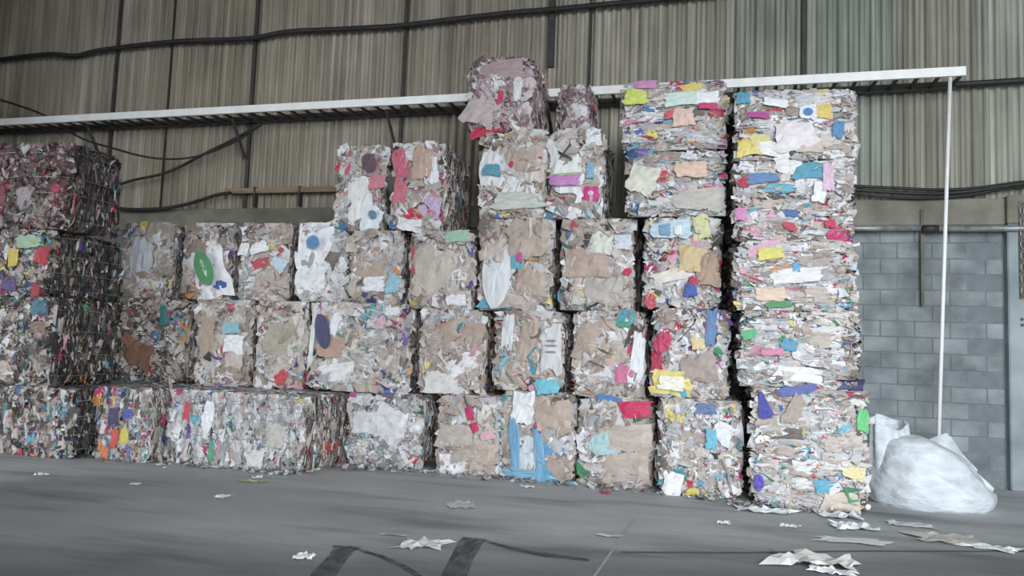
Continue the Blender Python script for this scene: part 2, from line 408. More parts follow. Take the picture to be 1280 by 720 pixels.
# ------------------------------------------------------------------ bales of scrap
CARD = [((180, 165, 154), 5), ((194, 181, 171), 4), ((158, 140, 128), 3), ((206, 197, 189), 2)]
WHITE = [((226, 226, 230), 4.5), ((210, 209, 207), 4), ((186, 187, 191), 3.5), ((165, 163, 164), 2)]
POP = [((205, 50, 105), 1.0), ((200, 45, 62), 1.0), ((222, 160, 182), 1.0), ((95, 172, 198), 1.1), ((65, 105, 172), 0.8), ((55, 58, 105), 0.5),
       ((75, 152, 105), 0.7), ((225, 206, 105), 0.7), ((222, 142, 65), 0.3), ((60, 140, 150), 0.6), ((115, 75, 152), 0.5)]
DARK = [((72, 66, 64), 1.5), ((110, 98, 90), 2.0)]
def mixp(wc, ww, wp, wd):
    out = []
    for lst, w in ((CARD, wc), (WHITE, ww), (POP, wp), (DARK, wd)):
        s = sum(v for _, v in lst)
        out += [(c, w * v / s) for c, v in lst]
    return out
PAL = {
    'card': mixp(0.58, 0.34, 0.05, 0.03), 'white': mixp(0.16, 0.74, 0.08, 0.02), 'mixed': mixp(0.38, 0.46, 0.11, 0.05),
    'strat': mixp(0.36, 0.52, 0.09, 0.03), 'strat2': mixp(0.30, 0.58, 0.10, 0.02), 'brown': mixp(0.7, 0.1, 0.05, 0.15),
    'flecks': mixp(0.28, 0.36, 0.26, 0.10), 'dim': mixp(0.34, 0.18, 0.10, 0.38), 'dimbrown': mixp(0.44, 0.12, 0.06, 0.38),  # dim mixes: shade of the left end put into the scrap colours
    'dimred': [((70, 58, 58), 4), ((92, 44, 50), 2), ((150, 130, 126), 3), ((175, 165, 165), 2), ((120, 90, 90), 2), ((165, 45, 62), 1.2), ((110, 130, 105), 0.6), ((190, 188, 190), 1.2)],  # dark red scrap, with the left-edge shade coloured in as well
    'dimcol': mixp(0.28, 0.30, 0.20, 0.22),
    'pinkwhite': mixp(0.3, 0.5, 0.04, 0.06) + [((210, 70, 105), 0.05), ((205, 130, 145), 0.05)],
    'pinkfilm': [((186, 164, 164), 4), ((205, 192, 194), 3), ((165, 140, 142), 3), ((222, 220, 224), 2), ((140, 116, 120), 2), ((190, 80, 110), 0.5), ((110, 92, 90), 1)],
}
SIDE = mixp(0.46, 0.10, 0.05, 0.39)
SIDE_SHADED = mixp(0.10, 0.01, 0.03, 0.3) + [((46, 43, 42), 0.9)]  # shade on the left-edge stack's sides, put into their colours
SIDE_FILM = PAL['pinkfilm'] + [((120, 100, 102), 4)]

def pick(rs, pal, n):
    c = np.array([lin(haze_veil(p[0])) for p in pal]); w = np.array([p[1] for p in pal], float); w /= w.sum()
    return c[rs.choice(len(pal), n, p=w)]

class Lump:
    """smooth seeded unevenness shared by a bale's core and everything lying on it"""
    def __init__(self, rs, amp):
        self.k = rs.normal(0, 1, (7, 3)) * np.array([4.5, 4.5, 4.5]); self.ph = rs.uniform(0, 6.28, 7); self.a = rs.uniform(0.4, 1, 7) * amp / 2.2
    def __call__(self, P):
        return (np.sin(P @ self.k.T + self.ph) * self.a).sum(-1)

def surf(P, H, r):
    """point of a cuboid surface (half sizes H) -> rounded position and normal"""
    q = np.clip(P, -(H - r), H - r); d = P - q; n = d / (np.linalg.norm(d, axis=-1, keepdims=True) + 1e-9)
    return q + n * r, n

def core_mesh(H, r, lump, ind):
    bm = bmesh.new(); bmesh.ops.create_cube(bm, size=2.0)
    bmesh.ops.subdivide_edges(bm, edges=list(bm.edges), cuts=11, use_grid_fill=True)
    P = np.array([v.co[:] for v in bm.verts]) * H
    Q, n = surf(P, H, r)
    Q = Q + n * (lump(Q)[:, None] - ind)
    for v, q in zip(bm.verts, Q): v.co = q
    me = bpy.data.meshes.new('bale_core'); bm.to_mesh(me); bm.free(); me.materials.append(M_core)
    me.polygons.foreach_set('use_smooth', [True] * len(me.polygons))
    return me

def flakes(rs, pts, nrm, udir, a, b, tilt, spin, col, crump, col2, lim=None):
    """crumpled little sheets: returns verts (n*12,3), quads, colours per face"""
    n = len(pts); GU, GV = 4, 3
    u = udir - (udir * nrm).sum(-1, keepdims=True) * nrm; ln = np.linalg.norm(u, axis=-1, keepdims=True)
    alt = np.cross(nrm, np.array([0.31, 0.7, 0.64])); u = np.where(ln < 0.2, alt, u); u /= np.linalg.norm(u, axis=-1, keepdims=True)
    v = np.cross(nrm, u)
    th = rs.normal(0, 1, n) * spin; c, s = np.cos(th)[:, None], np.sin(th)[:, None]
    u, v = u * c + v * s, v * c - u * s
    t1 = np.tan(np.clip(rs.normal(0, 1, n) * tilt[0], -1.2, 1.2)); t2 = np.tan(np.clip(rs.normal(0, 1, n) * tilt[1], -1.2, 1.2))
    gu = (np.arange(GU) / (GU - 1) - 0.5)[None, :, None]; gv = (np.arange(GV) / (GV - 1) - 0.5)[None, None, :]
    U = (gu + rs.uniform(-0.13, 0.13, (n, GU, GV))) * a[:, None, None]
    V = (gv + rs.uniform(-0.2, 0.2, (n, GU, GV))) * b[:, None, None]
    Z = U * t1[:, None, None] + V * t2[:, None, None] + rs.normal(0, 1, (n, GU, GV)) * crump * np.minimum(a, b)[:, None, None] \
        + (rs.normal(0, 0.35, n) * 1.0)[:, None, None] * (4 * gv ** 2 - 0.5) * b[:, None, None]
    zl = 0.028 + 0.02 * rs.uniform(0, 1, n)
    Z = np.clip(Z, -0.05, zl[:, None, None])
    X = pts[:, None, None, :] + U[..., None] * u[:, None, None, :] + V[..., None] * v[:, None, None, :] + Z[..., None] * nrm[:, None, None, :]
    X = X.reshape(-1, 3)
    if lim is not None:
        L = lim + np.minimum(np.abs(rs.normal(0, 1, (n, 1))), 1.3).repeat(GU * GV, 0).reshape(-1, 1) * np.array([0.03, 0.016, 0.006])
        X = np.clip(X, -L, L)
    q = []
    for i in range(GU - 1):
        for j in range(GV - 1):
            k = i * GV + j; q.append((k, k + GV, k + GV + 1, k + 1))
    q = np.array(q); F = (np.arange(n)[:, None, None] * (GU * GV) + q[None]).reshape(-1, 4)
    C = np.repeat(col[:, None, :], len(q), 1)
    pr = rs.uniform(0, 1, n) < 0.22
    m = (rs.uniform(0, 1, (n, len(q))) < 0.4) & pr[:, None]
    C = np.where(m[..., None], np.repeat(col2[:, None, :], len(q), 1), C) * rs.uniform(0.88, 1.06, (n, len(q), 1))
    return X, F, C.reshape(-1, 3)

def flake_mesh(name, parts):
    Vs, Fs, Cs, o = [], [], [], 0
    for X, F, C in parts:
        Vs.append(X); Fs.append(F + o); Cs.append(C); o += len(X)
    V = np.concatenate(Vs); F = np.concatenate(Fs); C = np.clip(np.concatenate(Cs), 0, 1)
    me = bpy.data.meshes.new(name)
    me.vertices.add(len(V)); me.vertices.foreach_set('co', V.astype(np.float32).ravel())
    me.loops.add(len(F) * 4); me.loops.foreach_set('vertex_index', F.astype(np.int32).ravel())
    me.polygons.add(len(F)); me.polygons.foreach_set('loop_start', np.arange(0, len(F) * 4, 4, dtype=np.int32))
    at = me.attributes.new('piece_colour', 'FLOAT_COLOR', 'FACE')
    at.data.foreach_set('color', np.concatenate([C, np.ones((len(C), 1))], 1).astype(np.float32).ravel())
    me.materials.append(M_scrap_attr); me.update(calc_edges=True); me.validate()
    return me

# templates of single scraps: unit size in x/z, facing -y, shared by all pieces of that form
def sheet_template(seed, shape):
    rs = np.random.RandomState(seed); GU, GV = 7, 6
    V, F = [], []
    if shape == 'sheet':
        kx, kz = rs.uniform(-0.12, 0.12, 2)
        for i in range(GU):
            for j in range(GV):
                s, t = i / (GU - 1) - 0.5, j / (GV - 1) - 0.5
                edge = 1 if (i in (0, GU - 1) or j in (0, GV - 1)) else 0
                x = s * (1 + kx * t * 2) + rs.normal(0, 0.018 + 0.026 * edge); z = t * (1 + kz * s * 2) + rs.normal(0, 0.018 + 0.026 * edge)
                y = rs.normal(0, 0.035) + 0.16 * (abs(t * 2) ** 3) * rs.uniform(0.0, 1.0) + 0.16 * abs(s * 2) ** 3 * rs.uniform(0.2, 1.0) + 0.04 * math.sin(5 * s + seed) * math.cos(4 * t + seed)
                V.append((x, y, z))
        for i in range(GU - 1):
            for j in range(GV - 1):
                k = i * GV + j; F.append((k, k + GV, k + GV + 1, k + 1))
    else:
        rings, seg = 3, 14
        V.append((0, -0.04, 0))
        for r in range(1, rings + 1):
            for k in range(seg):
                q = 2 * math.pi * k / seg; rad = 0.5 * r / rings
                if shape == 'star': rad *= 0.9 + 0.16 * math.sin(2 * q + seed) + 0.10 * math.sin(5 * q + 2 * seed) + rs.normal(0, 0.06)
                if shape == 'tri': rad *= 0.62 / max(math.cos((q + math.pi / 2 + math.pi / 3) % (2 * math.pi / 3) - math.pi / 3), 0.4)
                if shape == 'oval': rad *= rs.uniform(0.97, 1.03)
                V.append((rad * math.cos(q), rs.normal(0, 0.05 if shape == 'star' else 0.02) + 0.05 * (r / rings) ** 2 - 0.04, rad * math.sin(q)))
        for k in range(seg): F.append((0, 1 + k, 1 + (k + 1) % seg))
        for r in range(rings - 1):
            for k in range(seg):
                a0 = 1 + r * seg; b0 = a0 + seg
                F.append((a0 + k, b0 + k, b0 + (k + 1) % seg, a0 + (k + 1) % seg))
    me = bpy.data.meshes.new('scrap_' + shape); me.from_pydata(V, [], F); me.materials.append(M_scrap_obj); me.update()
    return me
TEMPL = {'sheet': [sheet_template(i, 'sheet') for i in range(12)], 'oval': [sheet_template(40 + i, 'oval') for i in range(3)],
         'star': [sheet_template(60 + i, 'star') for i in range(4)], 'tri': [sheet_template(80 + i, 'tri') for i in range(2)]}

def scrap(name, me, loc, rot, sx, sz, col, parent, sy=None):
    o = bpy.data.objects.new(name, me); o.location = loc; o.rotation_euler = rot
    o.scale = (sx, sy if sy else 0.7 * min(sx, sz), sz); o.color = (*col, 1); o.parent = parent
    COL.objects.link(o); return o

def name_for(c, rs):
    r, g, b = c
    mxv, mnv = max(c), min(c)
    if mxv - mnv > 0.22: return 'wrapper'
    if mxv > 0.6: return 'paper_sheet' if rs.uniform() < 0.5 else 'plastic_film'
    if r > b * 1.12: return 'cardboard_flap'
    return 'plastic_film'

BALES = [
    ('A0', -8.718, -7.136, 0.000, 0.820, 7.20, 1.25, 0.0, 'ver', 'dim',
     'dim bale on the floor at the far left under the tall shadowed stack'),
    ('A1', -7.080, -6.250, 0.000, 0.860, 7.42, 1.60, 0.0, 'ver', 'flecks',
     'floor-level bale speckled with orange and yellow scraps, left of the long white bale'),
    ('A2', -6.200, -4.370, 0.000, 0.860, 7.60, 1.65, 1.0, 'ver', 'white',
     'longest bale on the floor, packed with upright white plastic shreds'),
    ('A4', -4.270, -3.281, 0.000, 0.880, 8.42, 1.35, -2.0, 'film', 'white',
     'floor-level bale of white film and paper under the navy-patched bale'),
    ('A5', -3.098, -2.342, 0.000, 0.920, 8.40, 1.35, 2.0, 'face', 'card',
     'floor-level cardboard bale with a white carton at its lower left corner'),
    ('A6', -2.304, -1.462, 0.000, 1.000, 8.40, 1.35, 0.0, 'face', 'card',
     'floor-level cardboard bale crossed by sky-blue plastic tape'),
    ('A7', -1.387, -0.590, 0.000, 0.980, 8.40, 1.35, 0.0, 'face', 'card',
     'floor-level cardboard bale with a bright red sheet at its top right corner'),
    ('A8', -0.526, 0.335, 0.000, 1.020, 8.22, 1.35, 2.0, 'mix', 'mixed',
     'floor-level mixed bale with a yellow flower-like wrapper near its foot'),
    ('A9', 0.398, 1.477, 0.000, 1.190, 8.05, 1.35, 4.0, 'hor', 'strat',
     'tall floor-level bale at the right end beside the white sack'),
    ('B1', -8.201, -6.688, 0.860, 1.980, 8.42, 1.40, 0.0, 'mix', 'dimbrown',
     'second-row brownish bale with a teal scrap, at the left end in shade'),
    ('B2', -6.486, -5.722, 0.860, 1.980, 8.38, 1.40, 0.0, 'face', 'card',
     'second-row narrow bale under the one with a green oval logo'),
    ('B3', -5.607, -4.933, 0.860, 1.980, 8.40, 1.40, 1.0, 'face', 'card',
     'second-row brown bale with a red crumpled wrapper at its foot'),
    ('B4', -4.847, -3.507, 0.880, 1.980, 8.45, 1.40, -1.0, 'face', 'mixed',
     'wide second-row bale with a large navy oval patch'),
    ('B5', -3.387, -2.601, 0.920, 1.930, 8.42, 1.40, 3.0, 'face', 'card',
     'second-row plain cardboard bale with white film spilling from its lower half'),
    ('B6', -2.420, -1.621, 1.000, 1.930, 8.40, 1.40, 0.0, 'face', 'card',
     'second-row bale with a tall white panel on cardboard and a cyan scrap below'),
    ('B7', -1.476, -0.701, 0.980, 1.950, 8.42, 1.40, 0.0, 'face', 'card',
     'second-row cardboard bale with a teal scrap at top and pink patches below'),
    ('B8', -0.622, 0.203, 1.020, 1.990, 8.30, 1.40, 2.0, 'mix', 'mixed',
     'second-row bale with a framed yellow card and crimson foil'),
    ('B9', 0.254, 1.428, 1.190, 1.970, 8.10, 1.35, 5.0, 'hor', 'strat',
     'second-row flat layered bale in the right-end column'),
    ('C1', -7.929, -7.192, 1.980, 3.032, 8.58, 1.35, 0.0, 'face', 'card',
     'third-row bale with a hanging white sheet at the left end'),
    ('C2', -6.848, -6.165, 1.980, 3.014, 8.52, 1.35, 0.0, 'face', 'card',
     'third-row bale with a green oval logo on a white wrapper'),
    ('C3', -6.028, -5.301, 1.980, 3.013, 8.55, 1.35, 0.0, 'face', 'card',
     'third-row bale with a red and white torn box between green-logo bale and white bale'),
    ('C4', -5.142, -4.483, 1.980, 3.001, 8.52, 1.35, 1.0, 'face', 'white',
     'third-row mostly white bale with a round blue print'),
    ('C5', -4.388, -3.713, 1.980, 2.900, 8.52, 1.35, -1.0, 'face', 'card',
     'third-row bale with a pale blue corner scrap, below the pink-foil bale'),
    ('C6', -3.576, -2.789, 1.930, 2.900, 8.50, 1.35, 1.0, 'face', 'card',
     'third-row beige bale just left of the long white panel bale'),
    ('C7', -2.671, -1.826, 1.930, 3.030, 8.50, 1.35, 0.0, 'face', 'card',
     'third-row cardboard bale with a long rounded white panel and teal print'),
    ('C8', -1.672, -0.856, 1.950, 3.030, 8.50, 1.35, 0.0, 'face', 'card',
     'third-row cardboard bale with a small red scrap in its upper right'),
    ('C9', -0.740, 0.092, 1.990, 3.020, 8.40, 1.35, 2.0, 'mix', 'mixed',
     'third-row bale with a tan paper bag and pale blue boxes'),
    ('C10', 0.189, 1.376, 1.970, 2.710, 8.15, 1.35, 6.0, 'hor', 'strat',
     'third flat layered bale up in the right-end column'),
    ('D1', -4.707, -3.986, 2.900, 4.040, 8.62, 1.30, -3.0, 'film', 'pinkwhite',
     'fourth-row white bale with crimson scraps at the left end of its row'),
    ('D2', -3.888, -3.237, 2.900, 4.010, 8.50, 1.30, 2.0, 'face', 'pinkwhite',
     'fourth-row bale with pink foil and a long dark frayed side'),
    ('D3', -2.716, -1.900, 3.030, 4.100, 8.50, 1.30, 0.0, 'face', 'card',
     'fourth-row bale with a blue-printed white pack, under the topmost round bale'),
    ('D4', -1.862, -1.252, 3.030, 4.100, 8.50, 1.30, 1.0, 'face', 'card',
     'fourth-row bale with a white box banded in magenta'),
    ('D5', -0.932, 0.113, 3.020, 3.770, 8.40, 1.30, 2.0, 'hor', 'strat2',
     'fourth-row flat bale with a cream sheet, between magenta-banded bale and right-end column'),
    ('D6', 0.179, 1.369, 2.710, 3.570, 8.20, 1.30, 6.0, 'hor', 'strat',
     'fourth flat layered bale up in the right-end column, with a turquoise box'),
    ('E1', -2.982, -2.122, 4.100, 5.064, 8.55, 1.15, 2.0, 'film', 'pinkfilm',
     'topmost bale, rounded and wrapped in pinkish plastic film'),
    ('E4', -1.907, -1.477, 4.100, 4.850, 9.05, 0.70, 0.0, 'film', 'pinkfilm',
     'small ragged bale set back beside the topmost rounded bale'),
    ('E2', -1.006, 0.128, 3.770, 4.563, 8.40, 1.20, 2.0, 'hor', 'strat2',
     'top bale of its column with a lime green wrapper at its upper left'),
    ('E3', 0.185, 1.384, 3.570, 4.333, 8.20, 1.30, 6.0, 'hor', 'strat',
     'top bale of the right-end column with yellow patches'),
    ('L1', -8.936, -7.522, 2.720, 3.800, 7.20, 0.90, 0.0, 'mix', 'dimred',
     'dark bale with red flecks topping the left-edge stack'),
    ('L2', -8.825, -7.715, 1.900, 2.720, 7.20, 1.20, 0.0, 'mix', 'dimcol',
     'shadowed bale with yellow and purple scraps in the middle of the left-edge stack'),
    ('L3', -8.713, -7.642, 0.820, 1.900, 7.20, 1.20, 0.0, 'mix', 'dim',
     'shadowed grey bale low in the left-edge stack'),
]

# single pieces that stand out: bale, x and z on its front, width, height, turn, form, colour, name, label, prints on it
SPECIALS = [
    ('C2', 0.058, 0.386, 0.556, 0.769, -22, 'sheet', (232, 232, 236), 'wrapper', 'white wrapper with a green oval logo', ((0.0, 0.021, 0.267, 0.491, -8, 'oval', (60, 140, 85), 'logo_print', 'green oval logo'), (0.0, 0.032, 0.089, 0.32, -8, 'oval', (200, 222, 205), 'logo_lettering', 'pale lettering strip'))),
    ('C2', 0.258, 0.185, 0.155, 0.127, 20, 'sheet', (60, 85, 170), 'wrapper', 'blue scrap', ()),
    ('C1', 0.010, 0.449, 0.368, 0.685, 3, 'sheet', (205, 208, 220), 'paper_sheet', 'hanging white sheet', ()),
    ('C1', -0.026, 0.996, 0.139, 0.100, 0, 'sheet', (215, 190, 90), 'wrapper', 'small yellow scrap', ()),
    ('C4', -0.144, 0.668, 0.493, 0.576, 4, 'sheet', (232, 232, 236), 'carton', 'white carton with a round blue print', ((0.0, 0.082, 0.182, 0.175, 0, 'oval', (80, 130, 180), 'round_print', 'round blue print'),)),
    ('C4', -0.163, 0.255, 0.406, 0.349, 0, 'sheet', (226, 226, 228), 'paper_sheet', 'white sheet', ()),
    ('C3', -0.011, 0.481, 0.241, 0.126, -14, 'sheet', (190, 60, 75), 'wrapper', 'red strip', ()),
    ('C3', -0.050, 0.692, 0.263, 0.147, -20, 'sheet', (232, 232, 236), 'carton', 'white torn box', ()),
    ('C3', 0.249, 0.482, 0.196, 0.167, 30, 'sheet', (190, 215, 225), 'carton', 'pale blue box corner', ()),
    ('C3', -0.326, 0.670, 0.177, 0.170, 10, 'sheet', (232, 232, 236), 'carton', 'small white carton', ()),
    ('B1', 0.466, 0.857, 0.200, 0.341, -12, 'tri', (60, 130, 130), 'wrapper', 'teal scrap', ()),
    ('B1', -0.405, 0.400, 0.226, 0.348, 6, 'sheet', (165, 172, 172), 'plastic_film', 'grey plastic bag', ()),
    ('B1', 0.078, 0.364, 0.447, 0.322, 14, 'sheet', (140, 100, 80), 'cardboard_flap', 'brown cardboard flap', ()),
    ('B1', -0.092, 0.541, 0.180, 0.151, 30, 'sheet', (160, 110, 85), 'cardboard_flap', 'orange-brown flap', ()),
    ('B2', 0.179, 0.748, 0.237, 0.145, -4, 'sheet', (130, 180, 195), 'plastic_film', 'pale blue film', ()),
    ('B2', 0.218, 0.543, 0.279, 0.226, 4, 'sheet', (232, 232, 236), 'paper_sheet', 'white sheet', ()),
    ('B2', -0.171, 0.634, 0.195, 0.541, 3, 'sheet', (170, 148, 128), 'cardboard_flap', 'tall cardboard strip', ()),
    ('B2', -0.126, 0.366, 0.140, 0.156, 20, 'tri', (45, 42, 42), 'plastic_film', 'black scrap', ()),
    ('B3', 0.083, 0.155, 0.210, 0.202, 10, 'star', (200, 60, 75), 'wrapper', 'red crumpled wrapper', ()),
    ('B3', 0.017, 0.616, 0.423, 0.446, 6, 'sheet', (165, 158, 140), 'cardboard_flap', 'grey-green cardboard panel', ()),
    ('B4', -0.471, 0.727, 0.209, 0.462, -18, 'oval', (62, 62, 105), 'carton', 'large navy oval patch', ()),
    ('B4', -0.321, 0.822, 0.125, 0.300, 14, 'sheet', (232, 232, 236), 'paper_sheet', 'white strip beside the navy patch', ()),
    ('B4', -0.359, 0.541, 0.375, 0.260, 8, 'sheet', (182, 150, 130), 'cardboard_flap', 'cardboard flap', ()),
    ('B4', -0.609, 0.612, 0.084, 0.705, 3, 'sheet', (225, 228, 230), 'paper_sheet', 'narrow white strip', ()),
    ('B4', -0.241, 0.228, 0.456, 0.219, -10, 'sheet', (228, 226, 226), 'plastic_film', 'white crumpled film', ()),
    ('B4', 0.459, 0.990, 0.184, 0.098, 0, 'sheet', (232, 232, 236), 'carton', 'small white box', ()),
    ('A2', -0.322, 0.564, 0.195, 0.374, 0, 'star', (232, 232, 236), 'plastic_film', 'white bag', ()),
    ('A2', -0.621, 0.612, 0.088, 0.207, 4, 'sheet', (200, 65, 85), 'wrapper', 'red scrap', ()),
    ('A2', -0.259, 0.181, 0.058, 0.242, 0, 'sheet', (80, 160, 120), 'wrapper', 'green scrap', ()),
    ('A2', 0.319, 0.087, 0.190, 0.237, 10, 'sheet', (225, 222, 220), 'plastic_film', 'white bag', ()),
    ('A2', 0.555, 0.391, 0.227, 0.272, 8, 'sheet', (205, 200, 192), 'plastic_film', 'cream film', ()),
    ('A1', -0.335, 0.705, 0.139, 0.153, 10, 'sheet', (215, 140, 70), 'wrapper', 'orange scrap', ()),
    ('A1', -0.087, 0.511, 0.138, 0.208, 0, 'sheet', (70, 55, 100), 'wrapper', 'purple scrap', ()),
    ('A1', 0.103, 0.550, 0.118, 0.113, 0, 'sheet', (70, 90, 180), 'wrapper', 'blue scrap', ()),
    ('A1', -0.051, 0.252, 0.098, 0.208, 8, 'sheet', (205, 75, 65), 'wrapper', 'red scrap', ()),
    ('A1', 0.093, 0.289, 0.117, 0.169, 0, 'sheet', (215, 195, 80), 'wrapper', 'yellow scrap', ()),
    ('A1', -0.183, 0.084, 0.098, 0.151, 0, 'sheet', (225, 120, 70), 'wrapper', 'orange scrap', ()),
    ('A4', 0.100, 0.517, 0.402, 0.425, 20, 'sheet', (232, 232, 236), 'paper_sheet', 'large white crumpled sheet', ()),
    ('A4', -0.163, 0.529, 0.405, 0.253, -5, 'sheet', (228, 228, 232), 'paper_sheet', 'white sheet', ()),
    ('A4', -0.464, 0.840, 0.144, 0.138, 0, 'star', (200, 70, 150), 'wrapper', 'magenta scrap', ()),
    ('A5', -0.155, 0.122, 0.332, 0.244, -6, 'sheet', (232, 232, 236), 'carton', 'white carton', ()),
    ('A5', 0.017, 0.708, 0.088, 0.169, -15, 'sheet', (205, 40, 95), 'wrapper', 'magenta strip', ()),
    ('A5', 0.083, 0.545, 0.097, 0.112, -20, 'sheet', (205, 40, 95), 'wrapper', 'magenta scrap', ()),
    ('A5', 0.242, 0.472, 0.174, 0.112, -20, 'sheet', (225, 175, 185), 'wrapper', 'pink striped scrap', ()),
    ('A5', 0.147, 0.200, 0.349, 0.316, 0, 'sheet', (188, 168, 152), 'cardboard_flap', 'plain cardboard panel', ()),
    ('A5', -0.149, 0.428, 0.431, 0.263, 2, 'sheet', (190, 178, 168), 'cardboard_flap', 'plain cardboard panel', ()),
    ('A6', -0.233, 0.287, 0.115, 0.643, -4, 'sheet', (110, 165, 205), 'plastic_tape', 'sky-blue tape', ()),
    ('A6', 0.060, 0.254, 0.114, 0.564, -8, 'sheet', (115, 170, 210), 'plastic_tape', 'sky-blue tape', ()),
    ('A6', 0.186, 0.371, 0.321, 0.145, -5, 'sheet', (80, 150, 205), 'plastic_tape', 'blue tape', ()),
    ('A6', -0.084, 0.082, 0.570, 0.109, 2, 'sheet', (120, 175, 205), 'plastic_tape', 'sky-blue tape', ()),
    ('A6', 0.177, 0.084, 0.245, 0.181, 10, 'sheet', (95, 170, 205), 'plastic_film', 'sky-blue film', ()),
    ('A6', -0.090, 0.243, 0.209, 0.475, -5, 'sheet', (205, 215, 222), 'plastic_film', 'clear film window', ()),
    ('A6', -0.158, 0.828, 0.249, 0.368, 4, 'sheet', (232, 232, 236), 'plastic_film', 'white bag', ()),
    ('A6', 0.193, 0.731, 0.398, 0.364, 0, 'sheet', (186, 165, 150), 'cardboard_flap', 'plain cardboard panel', ()),
    ('A7', 0.225, 0.855, 0.332, 0.177, -5, 'sheet', (210, 35, 85), 'wrapper', 'bright red sheet', ()),
    ('A7', -0.120, 0.456, 0.316, 0.250, -15, 'sheet', (170, 205, 210), 'plastic_film', 'pale green-blue bag', ()),
    ('A7', 0.162, 0.536, 0.498, 0.301, -2, 'sheet', (190, 176, 164), 'cardboard_flap', 'plain cardboard panel', ()),
    ('A7', 0.152, 0.213, 0.515, 0.318, -2, 'sheet', (188, 172, 160), 'cardboard_flap', 'plain cardboard panel', ()),
    ('A7', -0.070, 0.927, 0.280, 0.089, 6, 'sheet', (70, 125, 185), 'wrapper', 'blue strip', ()),
    ('A8', -0.072, 0.040, 0.158, 0.135, 0, 'star', (215, 195, 90), 'wrapper', 'yellow flower-like wrapper', ()),
    ('A8', -0.272, 0.107, 0.195, 0.255, 10, 'sheet', (232, 232, 236), 'plastic_film', 'white bag', ()),
    ('A8', 0.114, 0.611, 0.105, 0.202, 0, 'sheet', (100, 185, 215), 'wrapper', 'sky-blue scrap', ()),
    ('A8', 0.060, 0.918, 0.194, 0.102, 0, 'sheet', (90, 115, 165), 'carton', 'blue printed carton', ()),
    ('A8', 0.227, 0.685, 0.210, 0.202, 30, 'sheet', (222, 224, 228), 'plastic_film', 'white film', ()),
    ('A9', -0.436, 0.984, 0.153, 0.359, -14, 'tri', (55, 60, 165), 'wrapper', 'royal blue pointed scrap', ()),
    ('A9', -0.505, 0.240, 0.135, 0.162, 0, 'star', (90, 75, 190), 'wrapper', 'violet scrap', ()),
    ('A9', 0.145, 0.230, 0.182, 0.127, 0, 'sheet', (85, 170, 200), 'wrapper', 'cyan scrap', ()),
    ('A9', 0.496, 0.903, 0.115, 0.221, 0, 'sheet', (100, 200, 120), 'plastic_film', 'bright green film', ()),
    ('A9', 0.409, 0.391, 0.197, 0.126, 10, 'sheet', (225, 210, 150), 'wrapper', 'pale yellow wrapper', ()),
    ('A9', 0.300, 0.088, 0.361, 0.189, 0, 'sheet', (205, 190, 175), 'cardboard_flap', 'cardboard corner', ()),
    ('A9', -0.115, 1.150, 0.371, 0.081, -12, 'sheet', (80, 95, 170), 'plastic_tape', 'blue tape', ()),
    ('A9', -0.151, 0.968, 0.135, 0.291, 25, 'sheet', (170, 155, 145), 'cardboard_flap', 'grey-brown flap', ()),
    ('B5', 0.138, 0.636, 0.575, 0.476, 4, 'sheet', (178, 155, 140), 'cardboard_flap', 'large cardboard panel', ()),
    ('B5', 0.121, 0.341, 0.356, 0.209, -30, 'sheet', (230, 228, 228), 'plastic_film', 'white film', ()),
    ('B5', -0.091, 0.124, 0.397, 0.248, 0, 'sheet', (215, 213, 210), 'plastic_film', 'white crumpled film', ()),
    ('B6', 0.285, 0.528, 0.230, 0.588, 0, 'sheet', (206, 206, 206), 'carton', 'tall white panel', ((0.0, 0.055, 0.134, 0.018, 0, 'oval', (150, 150, 155), 'print_line', ''), (0.0, 0.0, 0.153, 0.018, 0, 'oval', (150, 150, 155), 'print_line', ''), (0.0, -0.073, 0.134, 0.018, 0, 'oval', (150, 150, 155), 'print_line', ''))),
    ('B6', 0.002, 0.537, 0.251, 0.556, 0, 'sheet', (182, 162, 146), 'cardboard_flap', 'cardboard panel', ()),
    ('B6', -0.234, 0.668, 0.136, 0.411, 4, 'sheet', (214, 216, 220), 'plastic_film', 'white bag', ()),
    ('B6', 0.263, 0.062, 0.286, 0.165, -5, 'sheet', (110, 195, 215), 'plastic_film', 'cyan scrap', ()),
    ('B7', 0.200, 0.901, 0.206, 0.162, 0, 'sheet', (75, 155, 170), 'wrapper', 'teal scrap', ()),
    ('B7', 0.167, 0.810, 0.150, 0.072, 0, 'sheet', (75, 160, 115), 'wrapper', 'green scrap', ()),
    ('B7', -0.118, 0.630, 0.510, 0.399, 0, 'sheet', (182, 160, 145), 'cardboard_flap', 'large cardboard panel', ()),
    ('B7', 0.180, 0.256, 0.205, 0.179, 20, 'sheet', (210, 110, 150), 'wrapper', 'pink patch', ()),
    ('B7', 0.336, 0.423, 0.149, 0.535, 5, 'sheet', (226, 228, 232), 'plastic_film', 'white film strip', ()),
    ('B7', 0.069, 0.394, 0.281, 0.126, -10, 'sheet', (210, 160, 175), 'wrapper', 'pale pink patch', ()),
    ('B8', -0.200, 0.155, 0.398, 0.261, 3, 'sheet', (228, 210, 120), 'carton', 'framed yellow card', ((0.0, 0.0, 0.253, 0.148, 0, 'sheet', (238, 234, 215), 'card_centre', 'pale centre'),)),
    ('B8', -0.295, 0.585, 0.219, 0.227, 10, 'star', (200, 45, 95), 'foil', 'crimson foil', ()),
    ('B8', -0.342, 0.374, 0.127, 0.262, 0, 'sheet', (190, 50, 85), 'foil', 'crimson foil strip', ()),
    ('B8', 0.210, 0.774, 0.108, 0.397, 3, 'sheet', (85, 125, 175), 'plastic_film', 'blue plastic strip', ()),
    ('B8', 0.083, 0.323, 0.359, 0.310, -10, 'sheet', (165, 148, 140), 'cardboard_flap', 'brown flap', ()),
